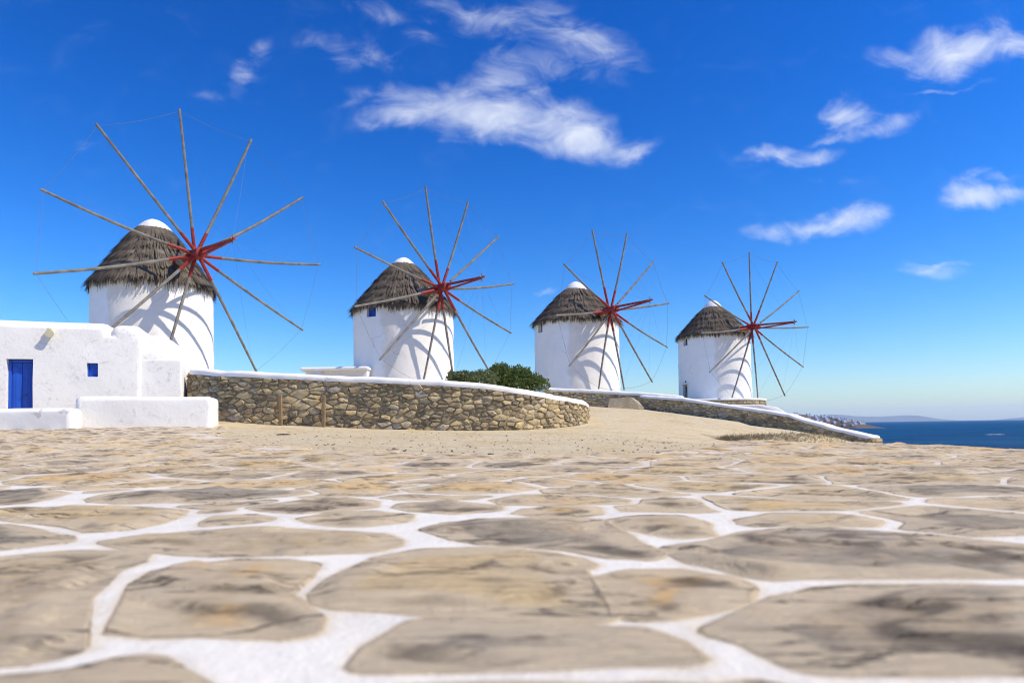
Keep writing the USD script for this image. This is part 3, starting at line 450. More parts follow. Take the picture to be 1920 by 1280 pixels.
# ------------------------------------------------------------------ rubble walls
def rubble_wall(name, label, pts, thick, cap_h, size, seed, nmax=300, sides=True, cap_over=.03, cap_pts=40):
    """pts: (x, y, z_base, z_top) along the front face, left to right as one looks at it."""
    p = np.array(pts, float); L = np.r_[0, np.cumsum(np.linalg.norm(np.diff(p[:, :2], axis=0), axis=1))]
    cs = CubicSpline(L, p[:, :2]); zb = lambda s: np.interp(s, L, p[:, 2]); zt = lambda s: np.interp(s, L, p[:, 3]); T = L[-1]
    def nrm(s):
        d = cs(s, 1); d = d/np.linalg.norm(d, axis=-1, keepdims=True); return np.stack([d[..., 1], -d[..., 0]], -1)
    def at(s, out, z):
        s = np.asarray(s, float); q = cs(s)+nrm(s)*np.asarray(out)[..., None]; return np.concatenate([q, np.broadcast_to(z, s.shape)[..., None]], -1)
    t = thing(name, label, 'stone wall', (0, 0, 0))
    S = np.linspace(0, T, cap_pts*2)
    rows = [at(S, np.full(len(S), o), h) for o, h in ((0, zb(S)-.5), (0, zt(S)-cap_h*.6), (-thick, zt(S)-cap_h*.6), (-thick, zb(S)-.5))]
    v = np.stack(rows, 0).reshape(-1, 3); f = grid_faces(4, len(S)); k = len(S)
    ends = np.array([[0, k, 2*k], [0, 2*k, 3*k], [k-1, 3*k-1, 2*k-1], [k-1, 4*k-1, 3*k-1]])
    obj('wall_core', (v, np.vstack([f, ends])), M['mud'], t)
    # cap: rounded limewashed coping
    prof = [(cap_over, -cap_h*.95), (cap_over+.012, -cap_h*.55), (cap_over, -cap_h*.2), (cap_over-.05, 0), (-thick*.5, .03), (-thick-cap_over+.05, 0), (-thick-cap_over, -cap_h*.3), (-thick-cap_over, -cap_h*.95)]
    S2 = np.linspace(0, T, cap_pts*4); rows = []
    wob = (meshkit.fbm(np.c_[S2*1.7, S2*0, S2*0+seed], 3, seed)-.5)*.05; wo2 = (meshkit.fbm(np.c_[S2*2.3, S2*0+9, S2*0+seed], 3, seed+1)-.5)*.05
    e = np.minimum(np.minimum(S2, T-S2)/.18, 1); e = np.sqrt(np.clip(1-(1-e)**2, 0, 1))
    for o, h in prof: rows.append(at(S2, -thick/2+(o+thick/2+wo2)*(.55+.45*e), zt(S2)+h*(.6+.4*e)-(1-e)*.05*(h > -cap_h*.5)+wob*(1 if h > -cap_h*.9 else .6)))
    v = np.stack(rows, 1).reshape(-1, 3); m = len(prof); f = grid_faces(len(S2), m, True)[:, ::-1]
    e0 = np.array([[0, j, j+1] for j in range(1, m-1)]); e1 = np.array([[0, j+1, j] for j in range(1, m-1)])+(len(S2)-1)*m
    obj('coping', (v, np.vstack([f, e0, e1])), M['cap'], t, smooth=50)
    # stones of the front face (and the ends)
    r_ = np.random.default_rng(seed)
    SS = np.linspace(0, T, 120)
    dom = Polygon(list(zip(SS, zb(SS)-.12))+list(zip(SS[::-1], (zt(SS)-cap_h*.9)[::-1])))
    site, tries = [], 0; x0, y0, x1, y1 = dom.bounds; gridw = {}
    for _ in range(30000):
        s, z = r_.uniform(x0, x1), r_.uniform(y0, y1)
        if not dom.contains(Point(s, z)): continue
        r = size*(.42+1.5*r_.random()**2.6); k = (int(s//(size*2)), int(z//(size*2))); ok = True
        for i in (-1, 0, 1):
            for j in (-1, 0, 1):
                for a, b, rb in gridw.get((k[0]+i, k[1]+j), ()):
                    if ((a-s)*.58)**2+((b-z)*1.2)**2 < ((r+rb)*.5)**2: ok = False; break
                if not ok: break
            if not ok: break
        if ok: gridw.setdefault(k, []).append((s, z, r)); site.append((s*.58, z*1.2))
    vd = voronoi_diagram(MultiPoint(site)); out = []
    for g in vd.geoms:
        c = np.array(g.exterior.coords)/np.array([.58, 1.2]); g = clean(Polygon(c)).intersection(dom)
        if g.is_empty or g.geom_type != 'Polygon': continue
        g = g.buffer(-.004-.010*r_.random()).buffer(-.012).buffer(.012)
        if g.is_empty or g.area < .002: continue
        g = clean(g).simplify(size*.06); c = np.array(g.exterior.coords)[:-1]
        if not g.exterior.is_ccw: c = c[::-1]
        if len(c) < 4: continue
        out.append((g.area, c))
    out.sort(key=lambda a: -a[0]); left = []
    for i, (area, c) in enumerate(out):
        ce = c.mean(0); n = len(c); pr = .012+.04*r_.random(); ta, tb = r_.normal(0, .13, 2); rings = []
        for sc, dp in ((1.02, -.05), (1., pr*.5), (.86, pr), (.5, pr+.006+.012*r_.random())):
            q = ce+(c-ce)*sc; q = q+r_.normal(0, size*.05, q.shape)*(sc < 1); dp = dp+((q-ce)@np.array([ta, tb]))*(dp > .012)
            rings.append(at(np.clip(q[:, 0], 0, T), dp+r_.normal(0, .010, n), q[:, 1]))
        mid = at(np.array([ce[0]]), np.array([pr+.02]), np.array([ce[1]]))
        v = np.vstack(rings+[mid]); f = grid_faces(4, n, True); o = 3*n; a = np.arange(n)
        f = np.vstack([f, np.stack([o+a, o+(a+1) % n, a*0+4*n], 1)])
        if i < nmax: obj('wall_stone', (v, f), M['wall_stone'], t, smooth=45)
        else: left.append((v, f))
    for se, sg in ((0., -1.), (T, 1.)):
        q0 = cs(se); dr = cs(se, 1); dr = dr/np.linalg.norm(dr)*sg; nn = nrm(se); z = float(zb(se))-.05
        while z < float(zt(se))-cap_h-.05:
            hh = r_.uniform(.14, .24); o = .0
            while o > -thick+.05:
                ww = min(r_.uniform(.18, .34), thick+o); b = []
                for o_ in (o-.012, o-ww+.012):
                    for z_ in (z+.012, min(z+hh, float(zt(se))-cap_h*.8)-.012):
                        for e_ in (-.05, .035+.03*r_.random()):
                            b.append([*(q0+nn*(o_+r_.normal(0, .008))+dr*e_), z_+r_.normal(0, .008)])
                obj('wall_stone', arr(m3.Manifold.hull_points(np.array(b))), M['wall_stone'], t); o -= ww
            z += hh
    if left: tag(obj('small_wall_stones', cat_(left), M['wall_stone_stuff'], t, smooth=45), kind='stuff')
    return t
def wallpt(px, ptop, Y, base=None, dz=0):
    q = P(px, ptop, Y); zb_ = P(px, base, Y)[2] if base else float(gz(q[0], q[1])); return (q[0], q[1], zb_+dz, q[2])
MAIN = [wallpt(352, 692.6, 18.6, 786), wallpt(412, 695, 18.15, 787), wallpt(520, 700, 17.9, 797), wallpt(650, 706, 17.85, 803), wallpt(800, 711.5, 17.8, 808), wallpt(900, 717.5, 17.9, 808.5), wallpt(975, 729, 18.2, 808), wallpt(1040, 740, 19., 804.5), wallpt(1080, 747, 19.9, 799), wallpt(1098, 754, 21.4, 793), wallpt(1101, 757, 23.2, 786), wallpt(1096, 755, 25.5, 778)]
rubble_wall('stone_wall', 'long curved wall of tan rubble stones with white coping, in front of the two bushes', MAIN, .5, .15, .215, 21)
WA = [wallpt(1022, 727, 39.5, 760), wallpt(1090, 730, 39.3, 760), wallpt(1150, 733, 38.8, 760), wallpt(1210, 736.5, 38.2, 764), wallpt(1283, 742.5, 37.6, 768)]
rubble_wall('stone_wall', 'short low stone wall with white coping below the third windmill', WA, .6, .20, .25, 31)
WB = [wallpt(1197, 741, 35.9, 768), wallpt(1280, 747, 33.6, 778), wallpt(1340, 756, 32.1, 785), wallpt(1430, 768.5, 30.2, 805), wallpt(1480, 776.5, 29.1, 809), wallpt(1510, 787, 28.5, 812), wallpt(1555, 799.5, 27.6, 818), wallpt(1605, 811.5, 26.6, 830), wallpt(1633, 818, 26., 836)]
rubble_wall('stone_wall', 'shaded stone wall with white coping running down the slope towards the sea', WB, .55, .12, .24, 41)

# terrace behind the walls, carrying the mills
tp = [(-70, 22.5), (-14, 20.)]+[(p[0]-.1, p[1]+.3) for p in MAIN[:9]]+[(MAIN[9][0]-.4, MAIN[9][1]), (MAIN[10][0]-.4, MAIN[10][1]), (MAIN[11][0]-.35, MAIN[11][1]), (2.0, 39.9)]+[(p[0], p[1]+.3) for p in WA[:4]]+[(p[0]+.25, p[1]+.2) for p in WB]+[(15, 27.5), (21.5, 40), (28.5, 55), (34, 66), (36, 80), (10, 95), (-70, 95)]
TP = Polygon(tp).buffer(0)
ctl = [(p[0], p[1]+.3, p[3]-.22) for p in MAIN[:9]]+[(p[0]-.4, p[1], p[3]-.2) for p in MAIN[9:]]+[(p[0], p[1]+.3, p[3]-.3) for p in WA[:4]]+[(p[0]+.25, p[1]+.2, p[3]-.25) for p in WB]
ctl += [(-21.2, 40.3, 2.0), (-7.1, 45, 1.9), (5.1, 52.8, 2.05), (19, 63.8, 2.15), (12, 58, 2.1), (22, 58, 1.3), (-14, 22, 1.2), (-20, 25, 1.3), (-70, 22, 1.2), (-70, 95, .5), (15, 27.5, -1.2), (16.5, 40, .2), (18.6, 40, -.7), (20, 40, -1.4), (21.5, 40, -2.2), (22, 55, .3), (25.5, 55, -1.2), (28.5, 55, -2.8), (34, 66, -2.5), (36, 80, -5), (10, 95, 0), (2, 40.5, 1.8), (-5, 30, 1.5), (27, 68, 0)]
ctl = np.array(ctl); TRB = RBFInterpolator(ctl[:, :2], ctl[:, 2], kernel='linear', smoothing=.01)
def tz(x, y): return float(TRB(np.array([[x, y]]))[0])
tx = np.linspace(-70, 44, 230); ty = np.linspace(17, 95, 200); TX, TY = np.meshgrid(tx, ty, indexing='ij')
TZ = TRB(np.c_[TX.ravel(), TY.ravel()]); TV = np.c_[TX.ravel(), TY.ravel(), TZ]
tf = grid_faces(len(tx), len(ty))[:, ::-1]; ce = TV[tf].mean(1); k = shapely.contains_xy(TP, ce[:, 0], ce[:, 1])
tf = tf[k]; used = np.unique(tf)
tag(obj('hill_terrace', (TV[used], np.searchsorted(used, tf)), M['earth'], smooth=True), kind='structure')

# ------------------------------------------------------------------ windmills
MILLS = [
 dict(c=(-21.19, 40.29), az=46.3, tilt=-.9, H=[-17.0, 36.7, 9.86], L=4.49, ang=[353.0, 23.0, 54.0, 85.0, 119.1, 151.0, None, 194.8, 223.0, 253.5, 284.4, 319.2], rad=[7.59, 7.69, 7.68, 7.42, 7.15, 7.03, None, 7.41, 7.41, 7.55, 7.24, 7.33], ze=8.85, zc=12.32, za=13.0, rc=.95, base=1.6,
      label='white thatched windmill rising behind the white house, the largest in the picture, at the left'),
 dict(c=(-7.08, 44.99), az=41.1, tilt=-.3, H=[-4.16, 41.1, 8.73], L=3.91, ang=[349.3, 20.1, 49.2, 80.2, 112.5, 143.2, 171.4, 193.5, 223.1, 253.4, 284.9, 317.8], rad=[5.97, 5.98, 5.91, 5.76, 5.89, 6.08, 5.96, 5.96, 6.17, 5.98, 5.91, 5.94], ze=8.1, zc=11.14, za=11.67, rc=.75, base=1.5,
      label='white thatched windmill with a blue window under its eaves, behind the long stone wall'),
 dict(c=(5.09, 52.84), az=31.7, tilt=.5, H=[7.17, 48.66, 8.53], L=4.04, ang=[344.9, 16.7, 47.1, 80.6, 113.9, 143.1, 169.4, 192.7, 222.4, 261.2, None, 305.1], rad=[5.68, 5.94, 5.76, 5.71, 5.89, 6.27, 5.71, 5.71, 5.52, 4.76, None, 4.86], ze=8.3, zc=10.85, za=11.54, rc=.9, base=1.6,
      label='white thatched windmill standing just right of the green bushes, third along the row'),
 dict(c=(18.99, 63.78), az=26.7, tilt=-2.3, H=[21.1, 59.23, 8.64], L=4.39, ang=[355.7, 26.2, 57.7, 87.0, 117.9, 146.6, 174.4, 201.5, 230.7, 262.2, 293.0, 326.0], rad=[6.38, 6.52, 6.61, 6.79, 6.99, 7.04, 6.46, 6.51, 6.27, 5.8, 5.88, 6.32], ze=8.5, zc=11.18, za=11.9, rc=.85, base=1.5,
      label='white thatched windmill with a grey-green gabled doorway, the one nearest the sea')]
MR = 3.25
def lathe_man(prof, seg):
    return m3.Manifold.revolve(m3.CrossSection([prof]), seg)
def windmill(k, m):
    r_ = np.random.default_rng(100+k)
    cx, cy = m['c']; c = np.array([cx, cy, 0.]); t = thing('windmill', m['label'], 'windmill', (cx, cy, 0), 'row of thatched windmills')
    toc = math.atan2(-cx, cy)     # direction of the camera, as azimuth from -y towards +x
    def facing(phi):              # outward unit vector at the angle phi right of the camera direction
        a = toc+math.radians(phi); return np.array([math.sin(a), -math.cos(a), 0.])
    ze, zc, za, zb = m['ze'], m['zc'], m['za'], m['base']
    prof = [(0, zb-1.2)]+[(MR+.05*(1-s), zb-1.2+(ze+.06-zb+1.2)*s) for s in np.linspace(0, 1, 22)]+[(0, ze+.06)]
    tower = lathe_man(prof, 96)
    holes = {1: [(-38, 7.55, .72, .66, 'blue'), (-40.5, 2.55, .62, 1.75, 'door_blue')], 2: [(-57, 7.75, .66, .8, 'dark')], 3: [(-50, 7.85, .62, .74, 'dark'), (-53, 3.05, .85, 1.75, 'door')]}.get(k, [])
    parts = []
    for phi, zm, w, h, kind in holes:
        n = facing(phi); s = np.array([-n[1], n[0], 0.]); R3 = np.array([s, n, [0, 0, 1]])      # rows: local x, y (out), z
        cut = m3.Manifold.hull_points((np.array([(x, y, z) for x in (-w/2, w/2) for y in (MR-.28, MR+.4) for z in (-h/2, h/2)])@R3)+np.array([0, 0, zm]))
        tower = tower-cut; parts.append((R3, zm, w, h, kind))
    v, f = arr(tower.refine_to_length(.35)); rad = np.hypot(v[:, 0], v[:, 1]); ok = rad > MR-.1
    d = (meshkit.fbm(v*.9+7*k, 3, k)-.5)*.09+(meshkit.fbm(v*3+3*k, 2, k+9)-.5)*.03
    v = v.copy(); v[ok, :2] *= (1+d[ok]/MR)[:, None]
    obj('tower', (v, f), M['plaster'], t, smooth=38)
    for R3, zm, w, h, kind in parts:
        def put(vf): return place(vf, R3, [0, 0, zm])
        y = MR-.27
        if kind in ('blue', 'dark'):
            col = M['blue'] if kind == 'blue' else M['frame_white']
            fr = [chamfer_box(-w/2, w/2, y, y+.06, h/2-.06, h/2), chamfer_box(-w/2, w/2, y, y+.06, -h/2, -h/2+.06), chamfer_box(-w/2, -w/2+.06, y, y+.06, -h/2+.06, h/2-.06), chamfer_box(w/2-.06, w/2, y, y+.06, -h/2+.06, h/2-.06), chamfer_box(-.02, .02, y+.005, y+.05, -h/2+.06, h/2-.06)]
            fp = obj('window', put(cat_(fr)), col, t)
            for s in (-1, 1): obj('pane', put(chamfer_box(*(sorted((s*.022, s*(w/2-.062)))), y-.005, y+.015, -h/2+.062, h/2-.062, .003)), M['glassy'] if kind == 'dark' else M['blue'], fp)
        elif kind == 'door_blue':
            fp = obj('door', put(chamfer_box(-w/2+.06, .02, y, y+.05, -h/2, h/2-.06)), M['blue_light'], t)
            obj('frame', put(cat_([chamfer_box(-w/2, -w/2+.058, y, y+.1, -h/2, h/2), chamfer_box(w/2-.058, w/2, y, y+.1, -h/2, h/2), chamfer_box(-w/2+.06, w/2-.06, y, y+.1, h/2-.058, h/2)])), M['frame_white'], fp)
            obj('open_leaf', put(chamfer_box(.022, w/2-.06, y-.01, y+.03, -h/2, h/2-.06)), M['yellow'], fp)
        else:
            fp = obj('door', put(cat_([chamfer_box(-w/2+.08, w/2-.08, y, y+.05, -h/2, h/2-.08), chamfer_box(-w/2+.16, -.04, y+.05, y+.07, -h/2+.2, h/2-.9), chamfer_box(.04, w/2-.16, y+.05, y+.07, -h/2+.2, h/2-.9)])), M['door_green'], t)
            obj('pane', put(chamfer_box(-w/2+.16, w/2-.16, y+.052, y+.06, h/2-.75, h/2-.16, .003)), M['glassy'], fp)
            obj('frame', put(cat_([chamfer_box(-w/2, -w/2+.078, y, MR+.03, -h/2, h/2), chamfer_box(w/2-.078, w/2, y, MR+.03, -h/2, h/2)])), M['frame_white'], fp)
            obj('hood', put(chamfer_box(-w/2-.14, w/2+.14, MR-.25, MR+.14, h/2+.002, h/2+.12, .02)), M['cap'], fp)
            obj('niche', put(arr(m3.Manifold.hull_points(np.array([(x, yy, z) for yy in (MR-.2, MR+.035) for x, z in ((-.26, h/2+.16), (.26, h/2+.16), (0, h/2+.55))])))), M['dark'], fp)
    # roof
    rc = m['rc']; re = MR+.10; n_c = 5
    def rprof(s):                   # s = 0 at the eaves, 1 at the cap: radius, height
        return re+(rc-re)*s, ze-.10+(zc-ze+.10)*s**.97
    ss = np.linspace(0, 1, 30); an = np.linspace(0, 2*np.pi, 97)[:-1]; rows = []
    for s in ss:
        r, z = rprof(s); nz = meshkit.fbm(np.c_[np.cos(an)*2, np.sin(an)*2, an*0+s*3], 3, 40+k)-.5
        rows.append(np.c_[(r-.10+nz*.14)*np.cos(an), (r-.10+nz*.14)*np.sin(an), an*0+z])
    rows.insert(0, np.c_[(MR-.05)*np.cos(an), (MR-.05)*np.sin(an), an*0+ze-.02])
    roof = obj('thatched_roof', (np.vstack(rows), grid_faces(len(rows), 96, True)), M['thatch_base'], t, smooth=True)
    def straws(s0, s1, n, droop, w, thick_, fringe=False):
        """n straw locks starting at s1 (upper) and ending about s0 (lower)."""
        a = r_.uniform(0, 2*np.pi, n); su = s1+r_.normal(0, .04, n); sl = s0+r_.normal(0, .028, n)
        clump = (meshkit.noise(np.c_[a*14, a*0, a*0+s0*50], 50+k)-.5)
        sl = sl+clump*.09; lift = thick_*r_.uniform(.3, 1., n)
        v = np.zeros((n, 4, 2, 3)); da = r_.normal(0, .02, n)
        for j, fr in enumerate((0, .45, .8, 1.)):
            s = su+(sl-su)*fr; r = re+(rc-re)*s; sc = np.clip(s, 0, 1); z = ze-.10+(zc-ze+.10)*sc**.97+np.minimum(s, 0)*(zc-ze)*1.1
            if fringe:
                hang = np.clip(-s, 0, None); r = re+.05*fr-.0*hang; r = np.where(s > 0, re+(rc-re)*s, re+.02)-hang*.15; z = z-.0
            r = r+lift*(fr**1.2); aa = a+da*fr; ww = w*r_.uniform(.6, 1.3, n)*(1-.75*max(0, fr-.45)/.55)
            for e, sg in enumerate((-1, 1)):
                v[:, j, e, 0] = r*np.cos(aa)-sg*ww*np.sin(aa); v[:, j, e, 1] = r*np.sin(aa)+sg*ww*np.cos(aa); v[:, j, e, 2] = z
        v = v.reshape(n*8, 3); b = (np.arange(n)*8)[:, None]
        f = np.concatenate([np.hstack([b+2*j, b+2*j+2, b+2*j+1]) for j in range(3)]+[np.hstack([b+2*j+1, b+2*j+2, b+2*j+3]) for j in range(3)])
        return v, f
    for ci in range(n_c):
        s0 = ci/n_c*.93; s1 = min(s0+.25, .98)
        rm = re+(rc-re)*s0; n = int(250*rm)
        vf = straws(s0-.02, s1, n, 0, .055, .27)
        if ci == 0: vf = cat_([vf, straws(-.105, .16, int(200*re), 0, .042, .10, True), straws(-.05, .12, int(160*re), 0, .045, .07, True)])
        tag(obj('thatch_course', vf, M['thatch'], roof), kind='stuff')
    obj('roof_cap', roughcap(rc, zc, za, k), M['cap'], t, smooth=True)
    # wheel
    az, ti = math.radians(m['az']), math.radians(m['tilt']); A = np.array([math.sin(az)*math.cos(ti), -math.cos(az)*math.cos(ti), math.sin(ti)])
    H = np.array(m['H'])-c; u = np.cross([0, 0, 1], A); u /= np.linalg.norm(u); w = np.cross(A, u)
    sc = 1.12 if k == 0 else 1.
    obj('axle', tube([H-A*3.4, H-A*.62*sc, H-A*.6*sc, H+A*.62*sc, H+A*.64*sc], [.2, .2, .27*sc, .26*sc, .22], 12), M['red'], t, smooth=40)
    obj('axle_bearing', tube([H-A*2.1, H-A*1.35], [.34, .3], 10), M['wood_grey'], t, smooth=40)
    obj('hub_ring', cat_([tube([H+A*o*sc-A*.035, H+A*o*sc+A*.035], [.26*sc]*2, 14) for o in (-.45, .45)]), M['iron'], t, smooth=40)
    tips = []
    for i, (an_, ra) in enumerate(zip(m['ang'], m['rad'])):
        if an_ is None: tips.append(None); continue
        th = math.radians(an_); d = u*math.sin(th)+w*math.cos(th); off = A*((i % 3)-1)*.16*sc
        # an observed tip already includes the sag; the pole bows between hub and tip
        side = np.cross(A, d); bend = r_.uniform(-.05, .05); sag = .10*abs(d@u)
        q = np.linspace(0, 1, 9); pts_ = [H+off*(1-x)+d*ra*x+side*bend*math.sin(math.pi*x)-np.array([0, 0, 1.])*sag*math.sin(math.pi*x) for x in q]
        tip = pts_[-1]; tips.append(tip)
        b = obj('sail_spar', tube(pts_[1:]+[tip+d*.12], list(np.linspace(.078, .060, 8)*sc)+[.055*sc], 8), M['wood_grey'], t, smooth=40)
        red_end = r_.uniform(1.2, 1.75)/ra if not (k in (1, 2, 3) and i in (2, 3, 8)) else .55/ra
        q2 = [0, red_end*.5, red_end]; p2 = [H+off*(1-x)+d*ra*x+side*bend*math.sin(math.pi*x)-np.array([0, 0, 1.])*sag*math.sin(math.pi*x) for x in q2]
        obj('red_socket', tube(p2, np.array([.09, .088, .084])*sc, 8), M['red'], b, smooth=40)
    n = 12
    for i in range(n):
        a, b = tips[i], tips[(i+1) % n]
        if a is None: continue
        if b is None: b = tips[(i+2) % n]
        q = np.linspace(0, 1, 7)[:, None]; pts_ = a*(1-q)+b*q-np.array([0, 0, .14])*np.sin(q*np.pi)
        obj('rim_rope', tube(pts_, (.007 if k < 2 else .009), 4), M['rope'], t)
    B = H+A*m['L']*1.0
    bw = obj('bowsprit', tube([H+A*.5+w*.13*sc, B-A*.05, B+A*.22], [.085*sc, .065*sc, .06*sc], 8), M['red'], t, smooth=40)
    obj('bowsprit_brace', tube([H+A*.5-w*.17*sc, B-A*.08-w*.06], [.07*sc, .055*sc], 8), M['red'], t, smooth=40)
    obj('peg', cat_([tube([B-w*.24, B+w*.24], .03, 6), tube([B-u*.2+A*.06, B+u*.2+A*.06], .03, 6)]), M['wood_grey'], bw)
    for i in range(n):
        if tips[i] is None: continue
        q = np.linspace(0, 1, 8)[:, None]; a = H+(tips[i]-H)*.93; pts_ = B*(1-q)+a*q-np.array([0, 0, .25])*np.sin(q*np.pi)
        obj('stay_rope', tube(pts_, .004, 3), M['rope'], t)
def roughcap(rc, zc, za, k):
    s = np.linspace(0, 1, 9); an = np.linspace(0, 2*np.pi, 33)[:-1]; rows = [np.c_[(rc+.03)*np.cos(an), (rc+.03)*np.sin(an), an*0+zc-.25]]
    for x in s:
        r = (rc+.05)*(1-x); z = zc-.06+(za-zc)*(1-(1-x)**1.9); rows.append(np.c_[r*np.cos(an), r*np.sin(an), an*0+z])
    v = np.vstack(rows); return roughen(v, .05, 1.6, 60+k), grid_faces(len(rows), 32, True)
for k, m in enumerate(MILLS): windmill(k, m)

# stone apron round the fourth mill, and its lower step
def apron(name, label, cx, cy, r, zt_, zb_, a0, a1, seed, stone=True):
    t = thing(name, label, 'stone base', (0, 0, 0)); r_ = np.random.default_rng(seed)
    an = np.linspace(a0, a1, 40); c = np.array([cx, cy])
    body = [np.c_[cx+R_*np.cos(an), cy+R_*np.sin(an), an*0+z] for R_, z in ((r, zb_-.6), (r, zt_-.1), (.2, zt_-.1))]
    obj('base_core', (np.vstack(body), grid_faces(3, 40)[:, ::-1]), M['mud'] if stone else M['cap'], t)
    cp = [np.c_[cx+R_*np.cos(an), cy+R_*np.sin(an), an*0+z] for R_, z in ((r-.05, zt_-.17), (r+.09, zt_-.16), (r+.11, zt_-.07), (r+.03, zt_), (r-1., zt_+.03), (.2, zt_+.05))]
    v = roughen(np.vstack(cp), .03, 1.1, seed); obj('coping', (v, grid_faces(6, 40)[:, ::-1]), M['cap'], t, smooth=50)
    if stone:
        for row in range(max(1, int((zt_-.2-zb_)/.24))):
            a = a0
            while a < a1-.05:
                w_ = r_.uniform(.25, .6)/r; z0, z1 = zb_+.24*row+.015, zb_+.24*(row+1)-.01
                q = np.array([(x, y, z) for x in (a+.006, min(a+w_, a1)-.006) for y in (r-.05, r+.05+r_.uniform(0, .05)) for z in (z0+r_.uniform(0, .05), z1-r_.uniform(0, .05))])
                obj('wall_stone', arr(m3.Manifold.hull_points(np.c_[cx+q[:, 1]*np.cos(q[:, 0]), cy+q[:, 1]*np.sin(q[:, 0]), q[:, 2]])), M['wall_stone'], t); a += w_
    return t
q = P(1368, 746, 58.); apron('stone_base', 'white topped round stone base at the foot of the windmill nearest the sea', q[0], 61., 3.9, P(1368, 746.5, 57.5)[2], P(1368, 762, 57.)[2], math.pi*1.02, math.pi*2, 5)
t = thing('white_step', 'low sloping white step beside the wall running down to the sea', 'step', (0, 0, 0))
sp_ = [P(1372, 757.5, 52.), P(1425, 758.5, 51.), P(1455, 763, 50.5), P(1472, 773, 50.)]; bl = m3.Manifold.sphere(.16, 10); hp = []
for q in sp_:
    for dy in (0, 3.2):
        for dz in (-.16, -1.6): hp.append(bl.translate((q[0]+dy*q[0]/q[1], q[1]+dy, q[2]+dz)))
v, f = arr(m3.Manifold.batch_hull(hp).refine_to_length(.25)); obj('body', (roughen(v, .03, 1., 4), f), M['cap'], t, smooth=45)

# ------------------------------------------------------------------ white house on the left
HO = P(262, 700, 17.75); HT = np.array([HO[0], HO[1]])-P(0, 700, 16.75)[:2]; HT /= np.linalg.norm(HT); HN = np.array([-HT[1], HT[0]])     # along the front to the right; into the house
HM = np.array([[HT[0], HT[1], 0], [HN[0], HN[1], 0], [0, 0, 1.]]); HOR = np.array([HO[0], HO[1], 0.])
def huv(px, py, v=0.):
    d = ray(px, py); o = HOR[:2]+HN*v; t = ((o-EYE[:2])@HN)/(d[:2]@HN); p = EYE+d*t; return (p[:2]-HOR[:2])@HT, p[2]
gH = .1
house = thing('white_house', 'whitewashed low house with rounded corners and blue door and window at the left edge', 'house', tuple(HOR))
# sub-meshes are in the house's own frame turned by HM
def hput(vf): return place(vf, HM, [0, 0, 0])
utop = huv(190, 606)[1]; ub = huv(206, 620)[0]; bt = huv(240, 608)[1]
uend, wbox = huv(340, 672, -.12); wd = huv(262, 624)[1]
main = rbox(-9., ub+.02, 0, 6., gH-.5, utop+.02, .2) + boxm(-9., -.02, .01, 6., gH-.5, utop-.45) + rbox(ub-.03, .06, 0., 2.6, 1.5, bt, .24) + rbox(-1.2, .03, 0, 5., gH-.5, utop-.3, .1)
bl = m3.Manifold.sphere(1., 32).scale((.74, .62, .70)); sph = m3.Manifold.batch_hull([bl.translate((x, y, z)) for x in (-.8, uend-.745) for y in (.70, 1.5) for z in (1., wd-.68)]) ^ boxm(-.03, 3, -2, 5, wbox-.03, 5)
lump = sph + rbox(-.04, uend, .07, 2.0, gH-.5, wbox, .06)
main = main + lump
d0, dz = huv(11, 672); d1, _ = huv(62, 672); w0, wz1 = huv(162, 680); w1, wz0 = huv(183, 706)
main = main - boxm(d0, d1, -.5, .28, gH-.5, dz) - boxm(w0, w1, -.5, .16, wz0, wz1)
v, f = arr(main.refine_to_length(.13)); obj('wall', hput((roughen(v, .018, 1.1, 3), f)), M['plaster_worn'], house, smooth=42)
dm = (d0+d1)/2
fr = cat_([chamfer_box(d0+.003, d0+.07, .16, .27, gH, dz-.005), chamfer_box(d1-.07, d1-.003, .16, .27, gH, dz-.005), chamfer_box(d0+.072, d1-.072, .16, .27, dz-.075, dz-.005)])
door = obj('door', hput(fr), M['blue'], house)
for a, b in ((d0+.075, dm-.004), (dm+.004, d1-.075)):
    obj('door_leaf', hput(chamfer_box(a, b, .20, .25, gH+.02, dz-.08, .006)), M['blue'], door)
    wdt = b-a
    for z0, z1 in ((gH+.15, gH+.75), (gH+.85, dz-.2)):
        obj('door_panel', hput(cat_([chamfer_box(a+.07, b-.07, .185, .205, z0, z1, .014), chamfer_box(a+.035, b-.035, .193, .204, z0-.035, z1+.035, .004)])), M['blue'], door)
obj('door_handle', hput(cat_([tube([(dm+.05, .195, 1.25), (dm+.05, .14, 1.25), (dm+.13, .135, 1.25)], .011, 8)])), M['iron'], door)
wfr = cat_([chamfer_box(w0+.003, w0+.045, .08, .15, wz0+.003, wz1-.003), chamfer_box(w1-.045, w1-.003, .08, .15, wz0+.003, wz1-.003), chamfer_box(w0+.047, w1-.047, .08, .15, wz1-.045, wz1-.003), chamfer_box(w0+.047, w1-.047, .08, .15, wz0+.003, wz0+.045)])
win = obj('window', hput(wfr), M['blue'], house)
obj('shutter', hput(cat_([chamfer_box(w0+.048, w1-.048, .11, .14, wz0+.047, wz1-.047, .004), chamfer_box(w0+.085, w1-.085, .10, .115, wz0+.09, wz1-.09, .01)])), M['blue'], win)
su, sz = huv(95, 624)
sp = [np.array([su, .1, sz+.02]), np.array([su+.01, -.06, sz+.0]), np.array([su+.02, -.15, sz-.03])]
o = tube(sp, [.075, .085, .09], 14, cap=False); i_ = tube(sp, [.055, .062, .066], 14, cap=False); 
rim = tube([sp[-1]-np.array([0, -.01, 0]), sp[-1]+np.array([.002, -.05, -.01])], [.105, .11], 14)
